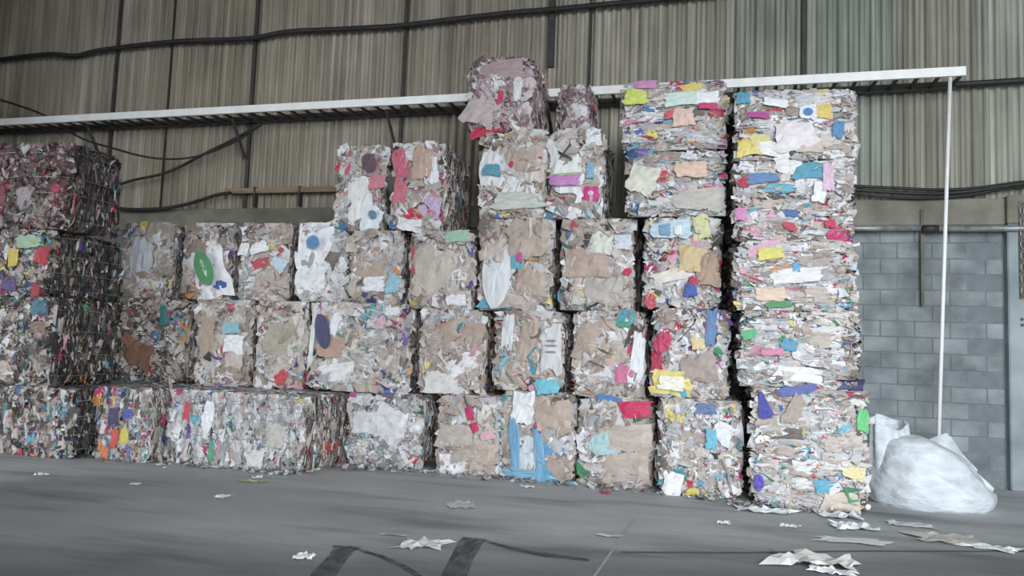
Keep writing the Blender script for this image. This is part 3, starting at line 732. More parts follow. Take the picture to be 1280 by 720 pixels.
    ('B8', 0.079, 0.581, 0.144, 0.121, 0, 'sheet', (222, 205, 150), 'wrapper', 'cream scrap', ()),
    ('B9', -0.116, 0.429, 0.145, 0.115, 0, 'sheet', (80, 150, 190), 'carton', 'blue carton', ()),
    ('B9', -0.279, 0.350, 0.206, 0.066, -5, 'sheet', (215, 130, 165), 'wrapper', 'pink strip', ()),
    ('B9', -0.014, 0.132, 0.475, 0.147, 4, 'sheet', (230, 232, 236), 'plastic_film', 'white film', ()),
    ('B9', -0.501, 0.524, 0.156, 0.083, -20, 'sheet', (85, 180, 120), 'wrapper', 'green scrap', ()),
    ('C5', 0.294, 0.241, 0.145, 0.238, 10, 'sheet', (140, 185, 205), 'plastic_film', 'pale blue film', ()),
    ('C5', -0.066, 0.488, 0.460, 0.341, 6, 'sheet', (176, 158, 144), 'cardboard_flap', 'cardboard panel', ()),
    ('C5', 0.025, 0.237, 0.271, 0.180, 0, 'sheet', (232, 232, 236), 'plastic_film', 'white film', ()),
    ('C6', -0.047, 0.444, 0.509, 0.586, 0, 'sheet', (192, 180, 168), 'cardboard_flap', 'beige cardboard panel', ()),
    ('C6', 0.203, 0.867, 0.304, 0.136, -6, 'sheet', (160, 195, 175), 'plastic_film', 'pale green film', ()),
    ('C6', -0.337, 0.589, 0.072, 0.335, -4, 'sheet', (195, 85, 95), 'wrapper', 'red strip', ()),
    ('C6', 0.226, 0.106, 0.242, 0.135, 0, 'sheet', (232, 232, 236), 'plastic_film', 'white film', ()),
    ('C7', -0.198, 0.451, 0.358, 0.898, 0, 'oval', (218, 222, 226), 'carton', 'long rounded white panel', ()),
    ('C7', 0.053, 0.597, 0.158, 0.247, 0, 'sheet', (95, 170, 190), 'carton', 'teal print block', ((0.03, 0.028, 0.069, 0.114, 0, 'sheet', (215, 70, 140), 'print_block', 'magenta print'),)),
    ('C7', 0.130, 0.340, 0.138, 0.151, 0, 'sheet', (225, 90, 130), 'wrapper', 'magenta scrap', ()),
    ('C7', -0.154, 0.079, 0.495, 0.114, 3, 'sheet', (100, 165, 195), 'plastic_film', 'blue film under the white panel', ()),
    ('C7', 0.200, 0.836, 0.494, 0.417, 0, 'sheet', (182, 165, 152), 'cardboard_flap', 'cardboard panel', ()),
    ('C7', 0.230, 0.266, 0.353, 0.377, 0, 'sheet', (186, 168, 154), 'cardboard_flap', 'cardboard panel', ()),
    ('C8', 0.053, 0.787, 0.270, 0.259, 2, 'sheet', (215, 215, 205), 'paper_sheet', 'pale square sheet', ()),
    ('C8', 0.292, 0.787, 0.191, 0.165, 0, 'sheet', (205, 212, 220), 'paper_sheet', 'small pale sheet', ()),
    ('C8', -0.098, 0.535, 0.482, 0.315, 0, 'sheet', (180, 158, 145), 'cardboard_flap', 'cardboard panel', ()),
    ('C8', 0.346, 0.446, 0.114, 0.110, 20, 'star', (205, 35, 80), 'wrapper', 'small red scrap', ()),
    ('C8', -0.271, 0.976, 0.097, 0.112, 0, 'tri', (200, 50, 85), 'wrapper', 'red corner scrap', ()),
    ('C8', 0.096, 0.213, 0.421, 0.312, 0, 'sheet', (184, 176, 168), 'cardboard_flap', 'grey cardboard panel', ()),
    ('C9', 0.108, 0.536, 0.276, 0.283, 10, 'sheet', (205, 180, 130), 'paper_bag', 'tan paper bag', ()),
    ('C9', 0.281, 0.422, 0.238, 0.352, -6, 'sheet', (170, 140, 115), 'paper_bag', 'brown paper bag', ()),
    ('C9', -0.132, 0.868, 0.410, 0.197, -4, 'sheet', (185, 210, 222), 'carton', 'pale blue box', ((-0.056, 0.0, 0.112, 0.125, 0, 'sheet', (110, 160, 190), 'print_block', 'blue print'), (0.084, -0.018, 0.075, 0.107, 0, 'sheet', (235, 235, 238), 'print_block', 'white print'))),
    ('C9', 0.205, 0.902, 0.184, 0.266, -10, 'sheet', (212, 208, 150), 'wrapper', 'pale yellow wrapper', ()),
    ('C9', 0.130, 0.296, 0.147, 0.141, -30, 'tri', (180, 45, 85), 'wrapper', 'crimson scrap', ()),
    ('C9', 0.106, 0.190, 0.129, 0.123, 0, 'sheet', (50, 85, 180), 'wrapper', 'blue scrap', ()),
    ('C9', -0.122, 0.355, 0.371, 0.125, -15, 'sheet', (225, 215, 205), 'plastic_film', 'white film', ()),
    ('C9', -0.371, 0.056, 0.186, 0.179, 0, 'star', (205, 90, 105), 'wrapper', 'coral scrap', ()),
    ('C10', -0.251, 0.589, 0.245, 0.117, -8, 'sheet', (220, 208, 100), 'wrapper', 'yellow wrapper', ()),
    ('C10', 0.003, 0.456, 0.069, 0.100, 0, 'sheet', (90, 165, 205), 'wrapper', 'cyan scrap', ()),
    ('C10', -0.246, 0.168, 0.296, 0.134, 0, 'sheet', (225, 195, 170), 'cardboard_flap', 'salmon card', ()),
    ('C10', -0.174, 0.061, 0.243, 0.067, -6, 'sheet', (75, 145, 85), 'wrapper', 'green strip', ()),
    ('C10', 0.004, 0.364, 0.519, 0.149, -4, 'sheet', (222, 222, 222), 'plastic_film', 'white film', ()),
    ('D1', -0.287, 0.863, 0.130, 0.146, 0, 'star', (205, 35, 75), 'wrapper', 'crimson scrap', ()),
    ('D1', 0.165, 0.872, 0.257, 0.247, 10, 'star', (100, 70, 85), 'plastic_film', 'dark plum film', ()),
    ('D1', 0.046, 0.405, 0.364, 0.534, -10, 'sheet', (228, 228, 226), 'paper_sheet', 'white crumpled sheet', ()),
    ('D1', 0.250, 0.144, 0.276, 0.306, 15, 'sheet', (225, 230, 236), 'carton', 'white carton with blue print', ((0.021, 0.061, 0.127, 0.102, 20, 'oval', (90, 130, 165), 'round_print', 'blue ring print'),)),
    ('D1', 0.290, 0.629, 0.192, 0.184, 0, 'sheet', (205, 120, 135), 'foil', 'pink foil', ()),
    ('D2', -0.232, 0.831, 0.251, 0.402, -8, 'star', (205, 95, 120), 'foil', 'pink foil', ()),
    ('D2', -0.193, 0.494, 0.167, 0.340, 4, 'sheet', (200, 105, 120), 'foil', 'pink foil strip', ()),
    ('D2', 0.090, 0.822, 0.249, 0.398, 0, 'sheet', (190, 160, 140), 'cardboard_flap', 'cardboard panel', ()),
    ('D2', -0.016, 0.169, 0.227, 0.179, -15, 'sheet', (205, 35, 65), 'carton', 'red carton corner', ()),
    ('D2', -0.040, 0.040, 0.331, 0.159, 10, 'sheet', (232, 232, 236), 'carton', 'white carton', ()),
    ('D2', 0.275, 0.265, 0.205, 0.256, 10, 'sheet', (195, 165, 205), 'carton', 'lilac print scrap', ()),
    ('D2', 0.201, 0.718, 0.165, 0.337, -10, 'sheet', (230, 230, 234), 'plastic_film', 'white film', ()),
    ('D3', -0.239, 0.597, 0.323, 0.446, -4, 'sheet', (226, 228, 232), 'carton', 'blue-printed white pack', ((0.0, -0.019, 0.222, 0.136, 3, 'sheet', (85, 155, 175), 'print_block', 'teal print block'),)),
    ('D3', 0.188, 0.654, 0.359, 0.383, 0, 'sheet', (188, 168, 158), 'cardboard_flap', 'cardboard panel', ()),
    ('D3', 0.099, 0.393, 0.359, 0.211, 5, 'sheet', (232, 232, 236), 'plastic_film', 'white film', ()),
    ('D3', -0.010, 0.640, 0.070, 0.087, 0, 'star', (205, 40, 70), 'wrapper', 'small red scrap', ()),
    ('D3', 0.106, 0.199, 0.597, 0.191, 0, 'sheet', (200, 205, 195), 'plastic_film', 'pale green film', ()),
    ('D4', -0.125, 0.642, 0.394, 0.718, -3, 'sheet', (228, 230, 228), 'carton', 'white box banded in magenta', ((0.0, 0.132, 0.158, 0.028, -35, 'sheet', (70, 70, 75), 'black_mark', 'black mark'), (0.0, 0.076, 0.177, 0.028, 20, 'sheet', (70, 70, 75), 'black_mark', 'black mark'), (-0.01, -0.217, 0.354, 0.132, 0, 'sheet', (200, 130, 195), 'print_band', 'magenta band'), (0.02, -0.151, 0.354, 0.028, 0, 'sheet', (170, 205, 140), 'print_band', 'green band'))),
    ('D4', 0.190, 0.272, 0.175, 0.168, 0, 'sheet', (210, 35, 130), 'wrapper', 'hot pink scrap', ((0.0, 0.0, 0.068, 0.065, 0, 'oval', (235, 190, 210), 'print_spot', ''),)),
    ('D4', 0.182, 0.547, 0.088, 0.187, 0, 'sheet', (120, 175, 200), 'wrapper', 'pale blue scrap', ()),
    ('D4', 0.199, 0.948, 0.176, 0.188, 0, 'sheet', (222, 225, 232), 'paper_sheet', 'white sheet', ()),
    ('D5', -0.370, 0.417, 0.322, 0.327, 20, 'sheet', (214, 212, 195), 'paper_sheet', 'cream sheet', ()),
    ('D5', 0.159, 0.514, 0.335, 0.179, 0, 'sheet', (225, 190, 165), 'cardboard_flap', 'salmon card', ()),
    ('D5', -0.377, 0.710, 0.152, 0.091, 0, 'sheet', (100, 70, 160), 'wrapper', 'purple scrap', ()),
    ('D5', -0.492, 0.710, 0.115, 0.092, 0, 'sheet', (60, 75, 130), 'wrapper', 'navy scrap', ()),
    ('D5', 0.251, 0.177, 0.518, 0.249, 0, 'sheet', (190, 182, 174), 'cardboard_flap', 'grey card', ()),
    ('D6', 0.144, 0.737, 0.298, 0.168, 0, 'sheet', (65, 150, 175), 'carton', 'turquoise box', ()),
    ('D6', -0.565, 0.608, 0.161, 0.103, 20, 'star', (190, 35, 60), 'wrapper', 'red scrap', ()),
    ('D6', -0.319, 0.654, 0.302, 0.102, -4, 'sheet', (80, 125, 180), 'wrapper', 'blue strip', ()),
    ('D6', -0.071, 0.794, 0.265, 0.152, 10, 'sheet', (228, 226, 226), 'plastic_film', 'white film', ()),
    ('D6', 0.247, 0.514, 0.122, 0.217, 8, 'sheet', (232, 232, 236), 'carton', 'white carton', ()),
    ('D6', 0.332, 0.664, 0.104, 0.284, 0, 'sheet', (215, 180, 205), 'wrapper', 'pale pink strip', ()),
    ('D6', -0.560, 0.268, 0.125, 0.137, 0, 'sheet', (215, 135, 185), 'wrapper', 'pink scrap', ()),
    ('D6', -0.042, 0.144, 0.175, 0.084, 15, 'star', (200, 60, 90), 'wrapper', 'red scrap', ()),
    ('D6', 0.350, 0.175, 0.104, 0.083, 0, 'sheet', (205, 40, 85), 'wrapper', 'red scrap', ()),
    ('E1', 0.016, 0.426, 0.133, 0.157, 0, 'star', (205, 50, 95), 'wrapper', 'small red scrap', ()),
    ('E1', -0.098, 0.040, 0.511, 0.137, -18, 'sheet', (200, 40, 75), 'foil', 'long red foil strip', ()),
    ('E1', 0.024, 0.758, 0.512, 0.236, -5, 'sheet', (176, 150, 148), 'plastic_film', 'pinkish brown film', ()),
    ('E1', -0.213, 0.266, 0.411, 0.355, 20, 'sheet', (196, 178, 178), 'plastic_film', 'pinkish clear film', ()),
    ('E1', 0.236, 0.525, 0.102, 0.293, 0, 'sheet', (222, 220, 224), 'plastic_film', 'white strip', ()),
    ('E2', -0.426, 0.610, 0.249, 0.165, 5, 'sheet', (205, 218, 90), 'wrapper', 'lime green wrapper', ()),
    ('E2', -0.320, 0.753, 0.248, 0.092, 0, 'sheet', (200, 130, 180), 'wrapper', 'pink wrapper', ()),
    ('E2', 0.001, 0.413, 0.189, 0.090, -15, 'sheet', (225, 80, 100), 'wrapper', 'coral strip', ()),
    ('E2', 0.108, 0.362, 0.225, 0.198, -4, 'sheet', (222, 190, 170), 'cardboard_flap', 'salmon card', ()),
    ('E2', 0.130, 0.582, 0.470, 0.162, -4, 'sheet', (205, 225, 215), 'plastic_film', 'mint film', ()),
    ('E2', 0.366, 0.570, 0.243, 0.143, 0, 'sheet', (236, 236, 240), 'plastic_film', 'white film', ()),
    ('E2', 0.367, 0.478, 0.205, 0.072, 4, 'sheet', (205, 45, 110), 'wrapper', 'magenta strip', ()),
    ('E2', 0.189, 0.699, 0.226, 0.081, -6, 'sheet', (222, 195, 90), 'wrapper', 'yellow strip', ()),
    ('E3', 0.273, 0.507, 0.175, 0.152, 0, 'sheet', (225, 195, 95), 'carton', 'yellow carton', ()),
    ('E3', 0.115, 0.497, 0.159, 0.152, 0, 'sheet', (222, 228, 238), 'carton', 'white and blue carton', ((0.0, 0.0, 0.097, 0.076, 15, 'oval', (60, 115, 200), 'round_print', 'blue oval'),)),
    ('E3', -0.521, 0.130, 0.233, 0.189, -8, 'sheet', (228, 208, 105), 'wrapper', 'yellow wrapper', ()),
    ('E3', -0.366, 0.203, 0.196, 0.103, 0, 'sheet', (215, 205, 130), 'wrapper', 'pale yellow wrapper', ()),
    ('E3', -0.003, 0.242, 0.406, 0.288, -8, 'sheet', (226, 218, 220), 'plastic_film', 'white crumpled bag', ()),
    ('E3', -0.243, 0.112, 0.391, 0.154, 12, 'sheet', (230, 228, 228), 'plastic_film', 'white film', ()),
    ('E3', 0.140, 0.151, 0.263, 0.152, 0, 'sheet', (200, 182, 170), 'cardboard_flap', 'grey-brown card', ()),
    ('E3', -0.561, 0.661, 0.135, 0.121, 0, 'sheet', (70, 150, 175), 'wrapper', 'teal scrap', ()),
    ('E3', -0.386, 0.476, 0.233, 0.060, 4, 'sheet', (180, 55, 140), 'wrapper', 'magenta strip', ()),
    ('E3', -0.207, 0.608, 0.250, 0.086, 10, 'sheet', (230, 230, 234), 'plastic_film', 'white film', ()),
    ('E3', 0.414, 0.312, 0.105, 0.184, 10, 'sheet', (75, 130, 185), 'wrapper', 'blue scrap', ()),
    ('L2', 0.061, 0.454, 0.153, 0.215, 0, 'sheet', (215, 185, 70), 'carton', 'yellow carton', ()),
    ('L2', -0.002, 0.138, 0.306, 0.157, 0, 'sheet', (80, 60, 120), 'wrapper', 'purple scrap', ()),
    ('L2', 0.525, 0.485, 0.161, 0.213, 5, 'sheet', (180, 45, 55), 'wrapper', 'red scrap', ()),
    ('L2', 0.434, 0.047, 0.121, 0.154, 0, 'sheet', (170, 45, 60), 'wrapper', 'red scrap', ()),
    ('L2', 0.284, 0.651, 0.366, 0.136, 0, 'sheet', (150, 185, 150), 'plastic_film', 'pale green film', ()),
    ('L1', 0.598, 0.477, 0.111, 0.116, 0, 'star', (190, 40, 85), 'wrapper', 'crimson scrap', ()),
    ('L1', 0.086, 0.377, 0.184, 0.275, 0, 'sheet', (150, 140, 145), 'plastic_film', 'grey film', ()),
    ('L1', -0.253, 0.413, 0.145, 0.238, 0, 'sheet', (130, 50, 60), 'wrapper', 'dark red scrap', ()),
    ('L3', 0.506, 0.948, 0.200, 0.173, 0, 'sheet', (60, 110, 130), 'wrapper', 'teal scrap', ()),
    ('L3', 0.424, 0.695, 0.220, 0.154, 0, 'sheet', (130, 110, 95), 'cardboard_flap', 'brown flap', ()),
]

GROUP = {'L': 'dark bales stacked at the left edge'}
BALE_ROOT = {}
def make_bale(idx, key, x0, x1, z0, z1, yf, dep, rot, style, pal, label):
    rs = np.random.RandomState(100 + idx * 7)
    gap = 0.024
    H = np.array([(x1 - x0) / 2 - gap, dep / 2, (z1 - z0) / 2 - 0.006])
    if key in ('E1',): rr = 0.2
    else: rr = {'face': 0.11, 'hor': 0.06, 'ver': 0.07, 'mix': 0.10, 'film': 0.13}[style]
    root = empty('scrap_bale', ((x0 + x1) / 2, yf + dep / 2, z0), R(rot))
    tag(root, label, 'bale', GROUP.get(key[0], 'bales of scrap paper and plastic stacked along the wall'))
    BALE_ROOT[key] = (root, H, rr)
    lump = Lump(rs, 0.018 if style in ('face', 'hor') else 0.026)
    up = np.array([0, 0, H[2]])
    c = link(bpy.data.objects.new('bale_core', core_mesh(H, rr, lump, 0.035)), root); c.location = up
    P = PAL[pal]; side = SIDE_FILM if pal == 'pinkfilm' else (SIDE_SHADED if key[0] == 'L' or key == 'A0' else SIDE)
    parts = []
    lim = H + np.array([0.03, 0.05, 0.0])
    def on_face(n, ax, sg, n1, n2):
        p = np.zeros((n, 3)); p[:, ax] = sg * H[ax]
        p[:, n1] = rs.uniform(-1, 1, n) * (H[n1] - 0.01); p[:, n2] = rs.uniform(-1, 1, n) * (H[n2] - 0.01)
        Q, nn = surf(p, H, rr); return Q + nn * lump(Q)[:, None], nn
    X, Z = np.array([1., 0, 0]), np.array([0, 0, 1.])
    area = 4 * H[0] * H[2]
    def ln(n, m, s, lo, hi): return np.clip(np.exp(rs.normal(math.log(m), s, n)), lo, hi)
    # front
    if style == 'face':
        n = int(300 * area); p, nn = on_face(n, 1, -1, 0, 2)
        parts.append(flakes(rs, p, nn, np.tile(X, (n, 1)), ln(n, 0.19, 0.45, 0.05, 0.45), ln(n, 0.14, 0.45, 0.04, 0.36), (0.14, 0.18), 0.9, pick(rs, P, n), 0.10, pick(rs, P, n), lim))
        n = int(170 * area); p, nn = on_face(n, 1, -1, 0, 2)
        parts.append(flakes(rs, p, nn, np.tile(Z, (n, 1)), ln(n, 0.06, 0.45, 0.02, 0.16), ln(n, 0.035, 0.4, 0.012, 0.08), (0.35, 0.45), 0.6, pick(rs, P, n), 0.16, pick(rs, P, n), lim))
    elif style == 'hor':
        n = int(520 * area); p, nn = on_face(n, 1, -1, 0, 2)
        parts.append(flakes(rs, p, nn, np.tile(X, (n, 1)), ln(n, 0.15, 0.5, 0.05, 0.40), ln(n, 0.07, 0.45, 0.02, 0.17), (0.08, 0.26), 0.2, pick(rs, P, n), 0.14, pick(rs, P, n), lim))
        n = int(420 * area); p, nn = on_face(n, 1, -1, 0, 2)
        parts.append(flakes(rs, p, nn, np.tile(X, (n, 1)), ln(n, 0.055, 0.4, 0.02, 0.14), ln(n, 0.03, 0.4, 0.012, 0.07), (0.4, 0.6), 0.5, pick(rs, P, n), 0.2, pick(rs, P, n), lim))
    elif style == 'ver':
        n = int(800 * area); p, nn = on_face(n, 1, -1, 0, 2)
        parts.append(flakes(rs, p, nn, np.tile(Z, (n, 1)), ln(n, 0.12, 0.45, 0.03, 0.30), ln(n, 0.05, 0.45, 0.015, 0.13), (0.2, 0.45), 0.22, pick(rs, P, n), 0.16, pick(rs, P, n), lim))
        n = int(420 * area); p, nn = on_face(n, 1, -1, 0, 2)
        parts.append(flakes(rs, p, nn, np.tile(Z, (n, 1)), ln(n, 0.05, 0.4, 0.02, 0.12), ln(n, 0.03, 0.4, 0.012, 0.07), (0.5, 0.6), 0.6, pick(rs, P, n), 0.2, pick(rs, P, n), lim))
    else:
        n = int(700 * area); p, nn = on_face(n, 1, -1, 0, 2)
        parts.append(flakes(rs, p, nn, np.tile(X, (n, 1)), ln(n, 0.11, 0.5, 0.03, 0.34), ln(n, 0.075, 0.5, 0.02, 0.24), (0.24, 0.32), 1.2, pick(rs, P, n), 0.2, pick(rs, P, n), lim))
        n = int(420 * area); p, nn = on_face(n, 1, -1, 0, 2)
        parts.append(flakes(rs, p, nn, np.tile(Z, (n, 1)), ln(n, 0.05, 0.4, 0.02, 0.12), ln(n, 0.028, 0.4, 0.012, 0.07), (0.5, 0.6), 0.8, pick(rs, P, n), 0.2, pick(rs, P, n), lim))
    # sides: the layers seen on edge
    for sg in (1, -1):
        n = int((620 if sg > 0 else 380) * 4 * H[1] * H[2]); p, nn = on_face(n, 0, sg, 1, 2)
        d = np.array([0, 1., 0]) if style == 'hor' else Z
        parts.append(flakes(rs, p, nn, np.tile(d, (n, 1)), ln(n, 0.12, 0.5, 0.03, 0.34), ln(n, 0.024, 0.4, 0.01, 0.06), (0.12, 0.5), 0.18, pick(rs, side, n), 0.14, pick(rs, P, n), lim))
    # top
    n = int(420 * 4 * H[0] * H[1]); p, nn = on_face(n, 2, 1, 0, 1)
    parts.append(flakes(rs, p, nn, np.tile(X, (n, 1)), ln(n, 0.10, 0.5, 0.03, 0.3), ln(n, 0.04, 0.5, 0.015, 0.15), (0.3, 0.4), 0.6, pick(rs, P, n), 0.16, pick(rs, P, n), lim))
    s = link(bpy.data.objects.new('loose_scraps', flake_mesh('loose_scraps', parts)), root); s.location = up; tag(s, kind='stuff')
    # larger single pieces on the front
    npc = int({'face': 22, 'hor': 34, 'ver': 30, 'mix': 26, 'film': 22}[style] * min(1.4, max(0.6, area)))
    for k in range(npc):
        px = rs.uniform(-0.9, 0.9) * H[0]; pz = rs.uniform(-0.88, 0.88) * H[2]
        if style == 'face' and k < 5: w, h, sp = rs.uniform(0.3, 0.55), rs.uniform(0.25, 0.48), rs.normal(0, 0.12)
        elif style == 'face': w, h, sp = rs.uniform(0.10, 0.34), rs.uniform(0.10, 0.30), rs.normal(0, 0.3)
        elif style == 'hor': w, h, sp = rs.uniform(0.12, 0.42), rs.uniform(0.06, 0.17), rs.normal(0, 0.14)
        elif style == 'ver': w, h, sp = rs.uniform(0.04, 0.11), rs.uniform(0.10, 0.28), rs.normal(0, 0.15)
        else: w, h, sp = rs.uniform(0.09, 0.26), rs.uniform(0.07, 0.24), rs.normal(0, 0.7)
        w = min(w, 1.9 * (H[0] - abs(px)) + 0.02); h = min(h, 1.9 * (H[2] - abs(pz)) + 0.01)
        pt = np.array([[px, -H[1], pz]]); Q, nn = surf(pt, H, rr); Q = Q + nn * (lump(Q)[:, None] + 0.012 + 0.018 * rs.uniform())
        col = pick(rs, CARD if (style == 'face' and k < 5 and pal != 'white') else P, 1)[0] * rs.uniform(0.92, 1.05)
        scrap(name_for(col, rs), TEMPL['sheet'][rs.randint(12)], tuple(Q[0] + up), (rs.normal(0, 0.12), sp, math.atan2(nn[0, 0], -nn[0, 1]) * 0.7 + rs.normal(0, 0.08)), w, h, tuple(np.clip(col, 0, 1)), root)
    # pieces on the exposed right side
    for k in range(int(9 * H[1] * H[2] * 4)):
        py = rs.uniform(-0.9, 0.5) * H[1]; pz = rs.uniform(-0.85, 0.85) * H[2]
        pt = np.array([[H[0], py, pz]]); Q, nn = surf(pt, H, rr); Q = Q + nn * (lump(Q)[:, None] + 0.012)
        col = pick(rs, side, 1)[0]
        if style == 'hor': w, h = rs.uniform(0.12, 0.3), rs.uniform(0.03, 0.08)
        else: w, h = rs.uniform(0.03, 0.09), rs.uniform(0.12, 0.34)
        scrap(name_for(col, rs), TEMPL['sheet'][rs.randint(12)], tuple(Q[0] + up), (rs.normal(0, 0.1), rs.normal(0, 0.12), math.pi / 2 + rs.normal(0, 0.1)), w, h, tuple(np.clip(col, 0, 1)), root)
    # tie wires round the bale
    nw = 4 if key not in ('E1', 'E4') else 2
    for k in range(nw):
        zz = (k + 0.5 + rs.uniform(-0.15, 0.15)) / nw * 2 * H[2] - H[2]
        path = []
        for q in range(44):
            a = 2 * math.pi * (q + 0.5) / 44; dx, dy = math.cos(a), math.sin(a)
            t = min(H[0] / max(abs(dx), 1e-6), H[1] / max(abs(dy), 1e-6))
            pt = np.array([[dx * t, dy * t, zz]]); Q, nn = surf(pt, H, rr); Q = Q + nn * (lump(Q)[:, None] + 0.028)
            Q[0, 2] = zz + 0.006 * math.sin(5 * a + k)
            path.append(Q[0] + up)
        tube('baling_wire', path, 0.0035, M_wire, root, 4, True)
for i, row in enumerate(BALES):
    make_bale(i, *row)
rs = np.random.RandomState(5)
for i, (key, lx, lz, w, h, ang, shape, col, name, label, subs) in enumerate(SPECIALS):
    root, H, rr = BALE_ROOT[key]
    lx = max(-H[0] - 0.02 + w / 2, min(H[0] + 0.02 - w / 2, lx)); lz = max(h / 2 - 0.01, min(2 * H[2] + 0.01 - h / 2, lz))
    pt = np.array([[lx, -H[1], lz - H[2]]]); Q, nn = surf(pt, H, rr); Q = Q + nn * (0.05 + 0.007 * (i % 3))
    o = scrap(name, TEMPL[shape][i % len(TEMPL[shape])], (Q[0, 0], Q[0, 1], Q[0, 2] + H[2]), (rs.normal(0, 0.05), R(ang), math.atan2(nn[0, 0], -nn[0, 1]) * 0.6), w, h, lin(haze_veil(col)), root, sy=0.42 * min(w, h))
    if label: o['label'] = label
    for (sx, sz, sw, sh, sa, sshape, scol, sname, slabel) in subs:
        # a print follows the crumpled face it lies on: same form of mesh, a hair proud of it
        p = scrap(sname, TEMPL[sshape][i % len(TEMPL[sshape])], (sx / w, -0.30, sz / h), (0, R(sa), 0), sw / w, sh / h, lin(haze_veil(scol)), o, sy=0.4)
        if slabel: p['label'] = slabel
# red scraps on the shaded side of the long floor bale
root, H, rr = BALE_ROOT['A2']
for (yy, zz, w, h, c) in ((-0.35, 0.2, 0.16, 0.2, (190, 50, 50)), (-0.1, 0.22, 0.14, 0.18, (185, 45, 55)), (-0.2, 0.45, 0.2, 0.16, (170, 165, 165))):
    o = scrap('wrapper', TEMPL['star'][1], (H[0] + 0.04, yy, zz), (0, 0.3, math.pi / 2), w, h, lin(c), root)

# ------------------------------------------------------------------ white sack
def make_sack():
    root = empty('woven_sack', (2.26, 8.92, 0.0), R(8))
    tag(root, 'large slumped white woven sack on the floor beside the bales', 'sack')
    nu, nv = 96, 36
    V, F = [], []
    for j in range(nv + 1):
        t = j / nv                                  # 0 at the floor edge, 1 at the crown
        for i in range(nu):
            a = 2 * math.pi * i / nu; ca, sa = math.cos(a), math.sin(a)
            rx = 0.62 if ca > 0 else 0.56; ry = 0.48
            prof = (1.0 + 0.08 * math.sin(math.pi * min(1, t * 2.6))) * (1 - t ** 2.6) ** 0.6 if t < 1 else 0.0
            fold = 1 + 0.012 * math.sin(6 * a + 5 * t) + 0.010 * math.sin(13 * a - 7 * t)
            x = rx * prof * ca * fold - 0.12 * t * t
            y = ry * prof * sa * fold
            hgt = 0.72 - 0.20 * max(0.0, x + 0.1) / 0.5
            crease = 0.04 * abs(math.sin(4 * x + 7 * t + 2 * sa)) + 0.03 * abs(math.sin(9 * x - 5 * y + 3)) + 0.012 * math.sin(14 * y + 9 * x)
            z = hgt * (math.sin(t * math.pi / 2) ** 0.9) - crease * math.sin(math.pi * min(t * 1.4, 1.0)) * 1.2
            V.append((x, y, max(0.0, z)))
    for j in range(nv):
        for i in range(nu):
            F.append((j * nu + i, j * nu + (i + 1) % nu, (j + 1) * nu + (i + 1) % nu, (j + 1) * nu + i))
    F.append(tuple(range(nu))[::-1])
    mesh_obj('sack_body', V, F, M_sack, root, True)
    def frill(name, cx, cy, z0, r, h, lean, seed, wav):
        # gathered open cloth: a flaring collar with soft pleats and an uneven rim
        rs = np.random.RandomState(seed); n, m = 64, 10; V, F = [], []
        ph = rs.uniform(0, 6.28, 5)
        for j in range(m + 1):
            t = j / m
            for i in range(n):
                a = 2 * math.pi * i / n
                rad = r * (1.15 - 0.25 * t + 0.07 * math.sin(6 * a + ph[0] + t) + 0.04 * math.sin(11 * a + ph[1]) * t)
                zz = h * t * (1 + wav * math.sin(a + ph[2]) + 0.4 * wav * math.sin(3 * a + ph[3]))
                V.append((cx + rad * math.cos(a) + lean[0] * t, cy + 0.75 * rad * math.sin(a) + lean[1] * t, z0 + zz))
        for j in range(m):
            for i in range(n):
                F.append((j * n + i, j * n + (i + 1) % n, (j + 1) * n + (i + 1) % n, (j + 1) * n + i))
        mesh_obj(name, V, F, M_sack, root, True)
    frill('sack_mouth', -0.36, -0.02, 0.30, 0.20, 0.54, (-0.03, 0.0), 1, 0.10)
    # slack folds of cloth standing up along the top
    def flap(name, x0, x1, zb, peak, h, y, seed):
        rs = np.random.RandomState(seed); n, m = 20, 8; V, F = [], []
        for j in range(m + 1):
            for i in range(n + 1):
                s, t = i / n, j / m
                x = x0 + (x1 - x0) * s; env = max(0.0, 1 - abs(s - peak) / (peak if s < peak else 1 - peak)) ** 0.8
                zz = zb[0] + (zb[1] - zb[0]) * s + h * t * env
                V.append((x + 0.02 * math.sin(6 * t + seed), y + 0.06 * math.sin(7 * s + seed) * (0.4 + t) - 0.10 * (1 - t) * (1 - t), zz - 0.1 * (1 - t)))
        for j in range(m):
            for i in range(n):
                k = j * (n + 1) + i; F.append((k, k + 1, k + n + 2, k + n + 1))
        mesh_obj(name, V, F, M_sack, root, True)
    flap('sack_fold', -0.05, 0.50, (0.60, 0.38), 0.35, 0.24, -0.02, 2)
    flap('sack_fold', -0.30, 0.20, (0.60, 0.54), 0.55, 0.10, -0.10, 5)
    flap('sack_fold', 0.20, 0.62, (0.46, 0.22), 0.5, 0.12, -0.05, 9)
make_sack()

# ------------------------------------------------------------------ litter and marks on the floor
def litter(name, x, y, w, d, h, rz, seed, label, col=(222, 225, 227), cat='paper', flat=False):
    rs = np.random.RandomState(seed); n, m = 10, 7; V, F = [], []
    for i in range(n):
        for j in range(m):
            s, t = i / (n - 1) - 0.5, j / (m - 1) - 0.5
            e = 1.0 + 0.16 * rs.normal() * (abs(s) > 0.45 or abs(t) > 0.45)
            z = 0.006 + (0.5 * h * abs(rs.normal(0, 0.45)) if not flat else h * abs(math.sin(3 * s + seed)) * 0.5)
            V.append((s * w * e + 0.1 * t * w, t * d * e, z))
    for i in range(n - 1):
        for j in range(m - 1):
            k = i * m + j; F.append((k, k + m, k + m + 1, k + 1))
    o = mesh_obj(name, V, F, M_scrap_obj); o.color = (*lin(col), 1)
    o.location = (x, y, 0); o.rotation_euler = (0, 0, rz)
    return tag(o, label, cat, 'scraps lying on the floor')
